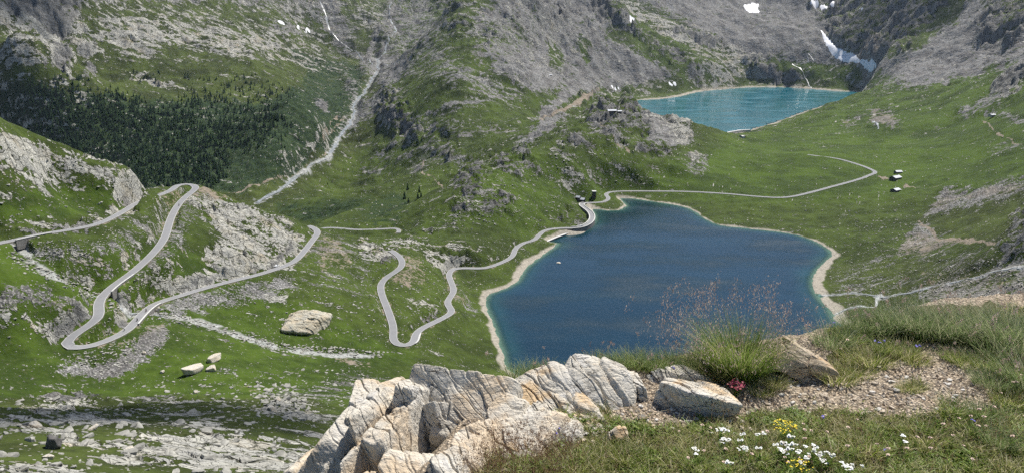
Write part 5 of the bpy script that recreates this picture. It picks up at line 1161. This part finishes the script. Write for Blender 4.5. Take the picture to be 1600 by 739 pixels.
for a in ((40,165,90,34,0,.9),(20,205,60,20,0,.5),(150,210,70,40,20,.95),(220,205,90,46,25,1.2),(290,230,76,52,50,1.2),(250,245,90,46,20,1.2),(180,235,60,30,20,1.0),(60,190,90,26,5,.8),(345,190,70,36,30,.8),(400,190,40,40,60,.8),(310,265,30,24,0,.8),(200,165,60,14,20,.5),(330,130,60,14,15,.2),(380,140,40,20,0,.3),(110,130,30,12,0,.35),(230,120,30,10,0,.25),(430,150,30,24,0,.3),(450,210,20,24,0,.2),(530,290,30,10,0,.06),(640,300,30,20,0,.02)):
    k = sstep(1.25, .75, np.sqrt(((gu - a[0]) * math.cos(R(a[4])) + (gv - a[1]) * math.sin(R(a[4]))) ** 2 / a[2] ** 2 + (-(gu - a[0]) * math.sin(R(a[4])) + (gv - a[1]) * math.cos(R(a[4]))) ** 2 / a[3] ** 2)); FT = np.maximum(FT, k * a[5])
FT *= sstep(-.35, .10, fbm(gu / 16, gv / 9, 3, 77)) * .8 + .2
tp = []
tries = rng.uniform([-60, 110], [660, 330], (34000, 2))
dens_t = bilin(FT, (tries[:, 1] + 60) / 2, (tries[:, 0] + 160) / 2)
for (u, v), q in zip(tries[rng.uniform(0, 1, len(tries)) < dens_t * .58], range(99999)):
    th, s = ray(u, v); h = hit(u, v, 900)
    if h is None or h.y > 3000: continue
    hh = rng.uniform(4.0, 13.5) * rng.uniform(.75, 1) * (1 if dens_t is not None else 1); tp.append((h.x, h.y, h.z, hh, hh / math.hypot(h.x, h.y)))
tp.sort(key=lambda c: -c[4])
print('trees', len(tp), 'rocks', len(cand))
pt = []
for k in range(5):
    r = empty('conifer'); V, F = conifer(1.0, .24, k + 1); np_mesh('crown', V, F, CONM if k < 4 else LARM, r, smooth=False)
    a = np.arange(6) * 1.0472; V = np.concatenate([np.stack([.025 * np.cos(a), .025 * np.sin(a), np.full(6, -.08)], -1), np.stack([.012 * np.cos(a), .012 * np.sin(a), np.full(6, .6)], -1)])
    np_mesh('trunk', V, np.array([[i, (i + 1) % 6, (i + 1) % 6 + 6, i + 6] for i in range(6)]), TRUNKM, r); pt.append(r)
for n_, (x, y, z, hh, _) in enumerate(tp[:300]):
    k = n_ % 5; r = pt[k] if n_ < 5 else copy_tree(pt[k], (0, 0, 0), (0, 0, 0), (1, 1, 1))
    r.location = (x, y, z - .3); r.rotation_euler = (0, 0, float(rng.uniform(0, 6.28))); s = float(hh); w = s * float(rng.uniform(.85, 1.2)); r.scale = (w, w, s)
    props(r, 'dark green conifer standing in the forest across the valley', 'conifer', 'conifers on the forested slope')
Vs = []; Fs = []; b_ = 0; Ts = []
cv = [conifer(1.0, .26, 30 + k, 5, 6) for k in range(6)]
for n_, (x, y, z, hh, _) in enumerate(tp[300:]):
    V, F = cv[n_ % 6]; Vs.append(V * np.array([hh, hh, hh]) + np.array([x, y, z - .3])); Fs.append(F + b_); b_ += len(V)
props(np_mesh('forest', np.concatenate(Vs), np.concatenate(Fs), CONM, smooth=False), 'dark conifer forest covering the slope across the valley', 'forest', kind='stuff')

# ------------------------------------------------------------------ snow
SNOW = simple('old_snow', (.80, .80, .82), .6, .3, .06, .05)
def snow(px, thick=1.6):
    P = []
    for u, v in px:
        h = hit(u, v, 900)
        if h: P.append((h.x, h.y))
    P = np.array(P); m = (X > P[:, 0].min()) & (X < P[:, 0].max()) & (Y > P[:, 1].min()) & (Y < P[:, 1].max()) & (D > 900)
    s = np.full(X.shape, 50.0); s[m] = sdist(P, X[m], Y[m]) + 2.5 * fbm(X[m] / 9, Y[m] / 9, 3, 81)
    ii, jj = np.where((s[:-1, :-1] < 0) | (s[1:, :-1] < 0) | (s[1:, 1:] < 0) | (s[:-1, 1:] < 0))
    if not len(ii): return
    f = np.stack([ii * NT + jj, (ii + 1) * NT + jj, (ii + 1) * NT + jj + 1, ii * NT + jj + 1], -1)[:, ::-1]
    used = np.zeros(len(VALL), bool); used[f.ravel()] = True; idx = np.cumsum(used) - 1; V = VALL[used].copy(); V[:, 2] += np.clip(-s.ravel()[used] * .5, -.6, thick)
    o = np_mesh('snow', V, idx[f], SNOW, smooth=True); o['kind'] = 'structure'
for px in ([(1281,45),(1290,56),(1299,66),(1306,76),(1322,83),(1336,86),(1342,94),(1352,97),(1362,93),(1374,99),(1368,107),(1350,105),(1330,97),(1310,93),(1299,84),(1290,68)],
           [(1161,9),(1172,7),(1186,6),(1184,13),(1187,19),(1178,21),(1168,18)], [(1267,0),(1276,1),(1280,8),(1272,11),(1266,8)], [(1280,9),(1293,12),(1290,15),(1282,13)], [(1297,3),(1304,4),(1303,10),(1297,9)], [(1342,13),(1349,15),(1346,18)],
           [(430,31),(437,33),(446,38),(440,38)], [(464,43),(478,45),(488,49),(476,50),(466,48)], [(953,133),(974,136),(968,140),(956,138)], [(1044,128),(1058,131),(1056,134),(1046,132)], [(983,25),(990,29),(994,33),(988,32)]):
    snow(px)

# ------------------------------------------------------------------ dam, walls
CONC = simple('concrete', (.22, .215, .21), .9, .2, .2, .4, .03, 2.0); CONCL = simple('pale_coping', (.58, .57, .54), .85, .2, .08, .5)
STW = simple('dry_stone', (.20, .19, .175), .95, .1, .35, 1.5, .1, 1.5)
def offs(path, off):
    out = []
    for i in range(len(path)):
        a = path[max(i - 1, 0)]; b = path[min(i + 1, len(path) - 1)]; t = (b - a)[:2]; t /= np.linalg.norm(t) + 1e-9; out.append((path[i][0] - t[1] * off, path[i][1] + t[0] * off, path[i][2]))
    return np.array(out)
def wall_mesh(path, off, thick, top, depth, bottom=None):
    A = offs(path, off - thick / 2); B = offs(path, off + thick / 2); n = len(path); V = []; F = []
    for i in range(n):
        zb = path[i][2] - depth if bottom is None else bottom
        for q in (A, B): V.append((q[i][0], q[i][1], zb))
        for q in (B, A): V.append((q[i][0], q[i][1], path[i][2] + top))
    for i in range(n - 1):
        for k in range(4): F.append((i * 4 + k, i * 4 + (k + 1) % 4, (i + 1) * 4 + (k + 1) % 4, (i + 1) * 4 + k))
    F += [(3, 2, 1, 0), (4 * n - 4, 4 * n - 3, 4 * n - 2, 4 * n - 1)]; return np.array(V), np.array(F)
def near_idx(path, u, v, z):
    x, y = xy(PZ(u, v, z)); return int(np.argmin((path[:, 0] - x) ** 2 + (path[:, 1] - y) ** 2))
def wall(name, path, a, b, off, thick, top, depth, mat, label, cat, coping=True, bottom=None, parent=None):
    i, j = sorted((near_idx(path, *a), near_idx(path, *b))); p = path[i:j + 1]
    r = empty(name, (float(p[:, 0].mean()), float(p[:, 1].mean()), float(p[:, 2].min()) - depth)) if parent is None else parent
    bpy.context.view_layer.update()
    V, F = wall_mesh(p, off, thick, top, depth, bottom); V = V - np.array(r.location); np_mesh('wall_face', V, F, mat, r)
    if coping:
        V, F = wall_mesh(p, off, thick + .25, top + .16, -top + .004); V = V - np.array(r.location); np_mesh('coping', V, F, CONCL, r)
    if label: props(r, label, cat)
    return r
dd = wall('dam', p_dam, (893.9, 356.5, 5), (913, 317.5, 5), -3.1, .7, .75, 10, CONC, 'curved concrete dam carrying the road along the lake', 'dam')
wall('dam', p_dam, (893.9, 356.5, 5), (913, 317.5, 5), 3.1, .7, .75, 10, CONC, None, None, parent=dd)
# spillway wall
sp = cubic_path([(*xy(PZ(842, 382.5, 1.6)), 1.6), (*xy(PZ(868, 371, 1.6)), 1.6), (*xy(PZ(895, 361, 1.8)), 1.8)], 4)
r = empty('spillway_wall', tuple(sp[len(sp) // 2][:2]) + (-3.0,)); V, F = wall_mesh(sp, 0, 2.2, -.2, 4.5); np_mesh('wall_face', V - np.array(r.location), F, CONC, r); V, F = wall_mesh(sp, 0, 2.5, .05, .2 - .004); np_mesh('coping', V - np.array(r.location), F, CONCL, r); props(r, 'straight low concrete wall with white top running from the beach to the dam', 'wall')
wall('retaining_wall', p_up, (201, 430, 83.6), (163, 459, 81), 3.2, .6, .7, 5, STW, 'stone retaining wall with parapet where the upper road crosses the gully', 'retaining wall')
wall('retaining_wall', p_up, (206, 509, 67.3), (243, 474, 64.3), -3.2, .6, .7, 5, STW, 'stone retaining wall with parapet where the lower road crosses the gully', 'retaining wall')
wall('retaining_wall', p_up, (20, 375, 111.3), (78, 363.5, 109.2), -3.3, .6, .7, 5, STW, 'dark retaining wall under the road at the left edge of the photo', 'retaining wall')
wall('retaining_wall', p_dam, (648, 521, 20.2), (645.3, 536, 21.2), -3.2, .5, .5, 4, STW, 'short retaining wall at the lowest hairpin near the lake', 'retaining wall')

# ------------------------------------------------------------------ buildings
ROOFW = simple('pale_roof', (.52, .53, .56), .6, .3, .08, .8); WALLD = simple('stone_wall', (.10, .095, .09), .9, .1, .3, 1.2, .05, 3); DARK = simple('dark_opening', (.012, .012, .014), .4, .4); WOOD = simple('door_wood', (.12, .07, .04), .8, .2, .2)
def boxm(c, s):
    V = [(c[0] + s[0] * x, c[1] + s[1] * y, c[2] + s[2] * z) for x in (-.5, .5) for y in (-.5, .5) for z in (-.5, .5)]
    return np.array(V), np.array([(0, 1, 3, 2), (4, 6, 7, 5), (0, 4, 5, 1), (2, 3, 7, 6), (0, 2, 6, 4), (1, 5, 7, 3)])
def bx(name, c, s, mat, parent): return np_mesh(name, *boxm(c, s), mat, parent)
def house(u, v, L, Wd, H, rz, label, rise=1.6, name='stone_hut', cat='hut', chim=False, loc=None, wallmat=None, roofmat=None):
    h = loc or hit(u, v, 300); r = empty(name, (h.x, h.y, h.z), R(rz)); wm = wallmat or WALLD
    V = np.array([(x * L / 2, y * Wd / 2, z) for x in (-1, 1) for y, z in ((-1, -2.0), (-1, H), (0, H + rise), (1, H), (1, -2.0))])
    F = [(0, 1, 2, 3, 4), (9, 8, 7, 6, 5), (0, 5, 6, 1), (4, 3, 8, 9), (0, 4, 9, 5), (1, 6, 7, 2), (2, 7, 8, 3)]
    np_mesh('wall', V, F, wm, r)
    o_, t = .45, .22; sl = rise / (Wd / 2)
    for s in (-1, 1):
        e = Wd / 2 + o_; V = np.array([(x * (L / 2 + o_), yy, zz) for x in (-1, 1) for yy, zz in ((0, H + rise + .03), (0, H + rise + .03 + t), (s * e, H + t - sl * o_ + .03), (s * e, H - sl * o_ + .03))])
        rf = np_mesh('roof', V, [(0, 1, 2, 3)[::s], (7, 6, 5, 4)[::s], (0, 4, 5, 1)[::s], (1, 5, 6, 2)[::s], (2, 6, 7, 3)[::s], (3, 7, 4, 0)[::s]], roofmat or ROOFW, r)
    if chim: bx('chimney', (L * .25, .3, H + rise + .4), (.8, .8, 1.6), wm, rf)
    d = bx('door', (-L * .18, -Wd / 2 - .02, 1.0), (1.1, .12, 2.0), WOOD, r); bx('handle', (.35 - L * .18, -Wd / 2 - .1, 1.0), (.1, .06, .2), DARK, d)
    for k in (.12, .32):
        w = bx('window', (L * k, -Wd / 2 - .02, 1.6), (.9, .1, .9), DARK, r); bx('frame', (L * k, -Wd / 2 - .09, 1.6), (.08, .05, .9), CONCL, w)
    props(r, label, cat); return r
house(1399, 280, 14, 9, 2.6, 32, 'larger stone farm hut with pale roof beside the meadow track', 2.0, chim=True)
house(1403, 271, 9, 6, 2.4, 10, 'smaller hut with pale roof just behind the larger farm hut')
house(1399, 299, 10, 8, 2.2, 32, 'single stone hut with pale roof standing below the farm track')
house(909, 315, 8, 5, 3.0, -30, 'dark dam keeper house with white roof at the end of the dam', 1.8, 'house', 'house')
house(903.5, 312, 5, 4, 3.2, -30, 'narrow white-roofed annex on the left of the dam keeper house', 1.6, 'annex', 'house')
house(956, 176, 15, 7, 3, 5, 'dark house with pale roof on the rocky knoll below the upper lake', 2.0, 'house', 'house')
house(968, 176, 7, 5, 2.2, 5, 'small shed just right of the house on the rocky knoll', 1.2, 'shed', 'shed')
house(1155, 206.5, 9, 6, 3, 10, 'dark little gatehouse on the upper lake shore', 1.5, 'gatehouse', 'house')
house(860, 119, 9, 6, 2.4, 0, 'tiny shelter high on the scree slope', 1.4, 'shelter', 'hut')
house(1553, 181, 14, 8, 1.6, 8, 'low stone ruin with flat slabs at the top of the meadow', .8, 'ruin', 'ruin', wallmat=STONEM)
# white spillway block under the gatehouse
h = hit(1160, 215, 300); r = empty('spillway_block', (h.x, h.y, h.z)); bx('chute', (0, 0, 1.2), (6, 12, 3.6), CONCL, r); bx('side_wall', (-3.4, 0, 1.6), (.7, 13, 4.4), CONC, r); bx('side_wall', (3.4, 0, 1.6), (.7, 13, 4.4), CONC, r); props(r, 'white concrete spillway block below the gatehouse of the upper lake', 'spillway')
sp = cubic_path([(*xy(PZ(1131, 209, -7)), -7), (*xy(PZ(1152, 205, -6)), -6), (*xy(PZ(1172, 203.5, -6)), -6)], 8); V, F = wall_mesh(sp, 0, 5, 1.2, 6); o = np_mesh('dam_wall', V, F, CONCL); place_origin(o, (float(sp[0][0]), float(sp[0][1]), -12)); props(o, 'long pale dam wall edging the upper lake', 'dam')
# tower
h = hit(928, 308.5, 300); r = empty('valve_tower', (h.x, h.y, h.z))
bx('wall', (0, 0, 3.2), (4.6, 4.6, 8.4), simple('tower_wall', (.045, .047, .05), .8, .2, .2, 1), r); bx('roof', (0, 0, 7.9), (5.4, 5.4, .9), CONCL, r); d = bx('door', (0, -2.34, 1.1), (1.2, .12, 2.2), WOOD, r); bx('window', (0, -2.34, 5.2), (1, .12, 1.1), DARK, r)
props(r, 'dark square tower with white roof between the dam and the road', 'tower')

# ------------------------------------------------------------------ vehicles
def prism(profile, w, name, mat, parent, inset=0.0):
    n = len(profile); V = [(x, -w / 2 + (inset if z > .95 else 0), z) for x, z in profile] + [(x, w / 2 - (inset if z > .95 else 0), z) for x, z in profile]
    F = [tuple(range(n))[::-1], tuple(range(n, 2 * n))] + [(i, (i + 1) % n, (i + 1) % n + n, i + n) for i in range(n)]
    return np_mesh(name, V, F, mat, parent)
def wheel(parent, x, y, r, w, name='wheel'):
    n = 18; a = np.arange(n) * 6.2832 / n
    def ring(rad, yy): return np.stack([x + rad * np.cos(a), np.full(n, yy), r + rad * np.sin(a)], -1)
    V = np.concatenate([ring(r, y - w / 2), ring(r, y + w / 2), ring(r * .62, y - w / 2), ring(r * .62, y + w / 2)])
    F = [(i, (i + 1) % n, (i + 1) % n + n, i + n) for i in range(n)] + [((i + 1) % n, i, i + 2 * n, (i + 1) % n + 2 * n) for i in range(n)] + [(i + n, (i + 1) % n + n, (i + 1) % n + 3 * n, i + 3 * n) for i in range(n)]
    w_ = np_mesh(name, V, F, TYRE, parent)
    V = np.concatenate([ring(r * .62, y - w * .42), ring(r * .62, y + w * .42)]); np_mesh('rim', V, [tuple(range(n))[::-1], tuple(range(n, 2 * n))] + [(i, (i + 1) % n, (i + 1) % n + n, i + n) for i in range(n)], METAL, w_); return w_
TYRE = simple('tyre', (.02, .02, .02), .8, .2); METAL = simple('metal', (.45, .45, .47), .35, .5, .05, metal=.8); CARW = simple('white_paint', (.80, .80, .79), .3, .5, .02); GLASS = simple('car_glass', (.02, .025, .03), .08, .6)
def car(u, v, rz, label):
    h = hit(u, v, 100); r = empty('parked_car', (h.x, h.y, h.z), R(rz))
    prism([(-2.1, .35), (2.1, .35), (2.15, .7), (1.95, .88), (1.0, .98), (-1.9, 1.0), (-2.15, .8)], 1.75, 'body', CARW, r)
    prism([(.95, .97), (.35, 1.45), (-1.3, 1.48), (-1.85, 1.0)], 1.6, 'cabin', CARW, r, .12)
    for s in (-1, 1): bx('side_window', (-.35, s * .755, 1.22), (1.6, .05, .32), GLASS, r)
    bx('windscreen', (.66, 0, 1.2), (.5, 1.3, .34), GLASS, r)
    for x in (-1.3, 1.3):
        for y in (-.8, .8): wheel(r, x, y, .33, .22)
    for s in (-1, 1): bx('headlight', (2.1, s * .62, .68), (.12, .35, .16), METAL, r)
    props(r, label, 'car'); return r
def on_road(path, u, v, z, off=0.0):
    i = near_idx(path, u, v, z); a, b = path[max(i - 1, 0)], path[min(i + 1, len(path) - 1)]; t = (b - a)[:2]; t /= np.linalg.norm(t); return (float(path[i][0] - t[1] * off), float(path[i][1] + t[0] * off), float(path[i][2]) + .17), math.atan2(t[1], t[0])
c_ = car(444, 421, 20, 'white car parked on the outer side of the road under the rocky knoll'); lc, a_ = on_road(p_up, 441, 417.5, 55.6, 3.9); c_.location = (lc[0], lc[1], lc[2] - .1); c_.rotation_euler = (0, 0, a_)
c2 = car(911, 353, 20, 'white car standing on the dam road'); lc, a_ = on_road(p_dam, 910, 355, 5, 1.5); c2.location = lc; c2.rotation_euler = (0, 0, a_)
# motorcycles with riders
BLK = simple('black_bike', (.025, .025, .03), .4, .4); RED = simple('dark_red_bike', (.16, .03, .02), .4, .4)
def skin_body(name, joints, edges, radii, mat, parent=None, sub=1):
    me = bpy.data.meshes.new(name); me.from_pydata(joints, edges, []); o = bpy.data.objects.new(name, me); C.objects.link(o)
    md = o.modifiers.new('skin', 'SKIN'); md.use_smooth_shade = True
    for i, r_ in enumerate(radii): me.skin_vertices[0].data[i].radius = (r_, r_)
    me.skin_vertices[0].data[0].use_root = True
    s = o.modifiers.new('sub', 'SUBSURF'); s.levels = sub; s.render_levels = sub
    me.materials.append(mat)
    if parent: o.parent = parent
    return o
def bike(path, u, v, z, off, label, plabel, mat, suit, flip=0, pedal=False):
    lc, a_ = on_road(path, u, v, z, off); r = empty('motorcycle' if not pedal else 'bicycle', lc, a_ + (math.pi if flip else 0))
    wr, ww = (.31, .13) if not pedal else (.34, .04)
    for x in (-.72, .72): wheel(r, x * (1 if not pedal else .75), 0, wr, ww)
    if not pedal:
        prism([(-.55, .45), (.45, .40), (.62, .75), (.50, 1.02), (.15, .98), (-.1, .80), (-.85, .92), (-.9, .80)], .30, 'frame_body', mat, r); bx('seat', (-.35, 0, .86), (.75, .26, .09), BLK, r); bx('handlebar', (.46, 0, 1.08), (.06, .72, .05), METAL, r); prism([(.55, .95), (.62, 1.3), (.58, 1.3), (.5, 1.0)], .34, 'windshield', GLASS, r)
    else:
        for c, s in (((0, 0, .72), (.75, .04, .05)), ((.2, 0, .52), (.5, .04, .05)), ((-.2, 0, .55), (.05, .04, .6)), ((.5, 0, .62), (.05, .04, .62))): bx('frame_tube', c, s, mat, r)
        bx('saddle', (-.22, 0, .93), (.26, .14, .05), BLK, r); bx('handlebar', (.45, 0, .98), (.06, .44, .04), METAL, r)
    props(r, label, 'motorcycle' if not pedal else 'bicycle')
    pr = empty('person', lc, r.rotation_euler.z)
    hp = (-.25, 0, .98); J = [hp, (-.20, 0, 1.18), (-.08, 0, 1.42), (-.02, 0, 1.55), (0.02, 0, 1.62)]
    E = [(0, 1), (1, 2), (2, 3), (3, 4)]; Rr = [.15, .14, .17, .07, .07]
    for s in (-1, 1):
        b = len(J); J += [(-.06, s * .2, 1.46), (.14, s * .27, 1.24), (.42, s * .28, 1.12), (.49, s * .27, 1.11)]; E += [(2, b), (b, b + 1), (b + 1, b + 2), (b + 2, b + 3)]; Rr += [.07, .055, .04, .04]
        b = len(J); J += [(-.2, s * .12, .95), (.2, s * .19, .86), (.02, s * .2, .45), (.14, s * .2, .38)]; E += [(0, b), (b, b + 1), (b + 1, b + 2), (b + 2, b + 3)]; Rr += [.11, .075, .055, .045]
    bd = skin_body('body', J, E, Rr, suit, pr)
    V, F = hull(8, (.14, .125, .15), 5, 3, .15); np_mesh('helmet', V + np.array([.04, 0, 1.74]), F, BLK if not pedal else CARW, pr, smooth=True)
    bx('visor', (.155, 0, 1.73), (.05, .17, .07), GLASS, pr)
    props(pr, plabel, 'person')
SUIT = simple('dark_riding_suit', (.03, .03, .035), .7, .2, .2); SUITG = simple('grey_jacket', (.22, .22, .23), .7, .2, .2)
bike(p_up, 224.6, 488, 65.6, -.9, 'dark red motorcycle, the highest of three riding above the hairpin', 'rider in dark suit on the highest of the three motorcycles', RED, SUIT)
bike(p_up, 213.8, 500.5, 66.8, -.8, 'black motorcycle, the middle one of three riding above the hairpin', 'rider in dark suit on the middle motorcycle', BLK, SUIT)
bike(p_up, 196, 515.5, 67.9, .5, 'bicycle nearest to the hairpin, below the two motorcycles', 'cyclist in grey jacket nearest to the hairpin', METAL, SUITG, 0, True)
bike(p_up, 282.5, 321, 92, 1.2, 'lone motorcycle on the straight below the highest hairpin', 'rider on the lone motorcycle below the highest hairpin', BLK, SUIT, 1)

# ------------------------------------------------------------------ clouds high above the frame (their shade lies on the slope)
CLM = simple('thin_cloud', (.85, .86, .88), 1.0, 0, .02, .01)
_nt = CLM.node_tree; _o = [n for n in _nt.nodes if n.type == 'OUTPUT_MATERIAL'][0]; _b = [n for n in _nt.nodes if n.type == 'BSDF_PRINCIPLED'][0]
_t = _nt.nodes.new('ShaderNodeBsdfTransparent'); _m = _nt.nodes.new('ShaderNodeMixShader'); _m.inputs[0].default_value = .28
_nt.links.new(_t.outputs[0], _m.inputs[1]); _nt.links.new(_b.outputs[0], _m.inputs[2]); _nt.links.new(_m.outputs[0], _o.inputs[0])
def cloud(targets, t, seed, name='cloud'):
    parts = []
    for k, (u, va, vb, rx) in enumerate(targets):
        A, B = hit(u, va), hit(u, vb); c = (A + B) / 2 + sun_dir * t; ry = (A - B).length / 2
        V, f = hull(30, (rx, ry * 1.15, rx * .22), seed + k, 4, .3); V = V + (V / np.linalg.norm(V, axis=1, keepdims=True)) * (rx * .25 * n3(V / rx, 2.2, seed + k, 4))[:, None]; parts.append((V + np.array(c), f))
    V, f = join(parts); o = np_mesh(name, V, f, CLM, smooth=True); o['kind'] = 'structure'
cloud([(-40, 622, 725, 40), (60, 622, 722, 42), (160, 620, 690, 36), (260, 622, 680, 32), (350, 626, 686, 30), (430, 638, 700, 24), (480, 656, 696, 16)], 2150, 500)
cloud([(20, -30, 22, 150), (90, -40, 12, 110), (-60, -20, 60, 140)], 2150, 520)
cloud([(1390, -30, 12, 110), (1450, -25, 30, 110), (1500, -30, 14, 90)], 2300, 540)
# ------------------------------------------------------------------ air between here and the mountains
def haze_box(dens=1.9e-5):
    m = bpy.data.materials.new('haze'); m.use_nodes = True; nt = m.node_tree
    for n in list(nt.nodes): nt.nodes.remove(n)
    o = nt.nodes.new('ShaderNodeOutputMaterial'); v = nt.nodes.new('ShaderNodeVolumePrincipled')
    v.inputs['Color'].default_value = (.62, .74, .95, 1); v.inputs['Density'].default_value = dens; v.inputs['Anisotropy'].default_value = .2
    nt.links.new(v.outputs[0], o.inputs['Volume'])
    x0, x1, y0, y1, z0, z1 = -5500, 5500, -300, 6200, float(Z.min()) - 1, max(float(Z.max()), CAM_H) + 40
    V = [(x, y, z) for x in (x0, x1) for y in (y0, y1) for z in (z0, z1)]
    Fc = [(0, 1, 3, 2), (4, 6, 7, 5), (0, 4, 5, 1), (2, 3, 7, 6), (0, 2, 6, 4), (1, 5, 7, 3)]
    ob = np_mesh('haze', V, Fc, m); ob['kind'] = 'stuff'
haze_box()
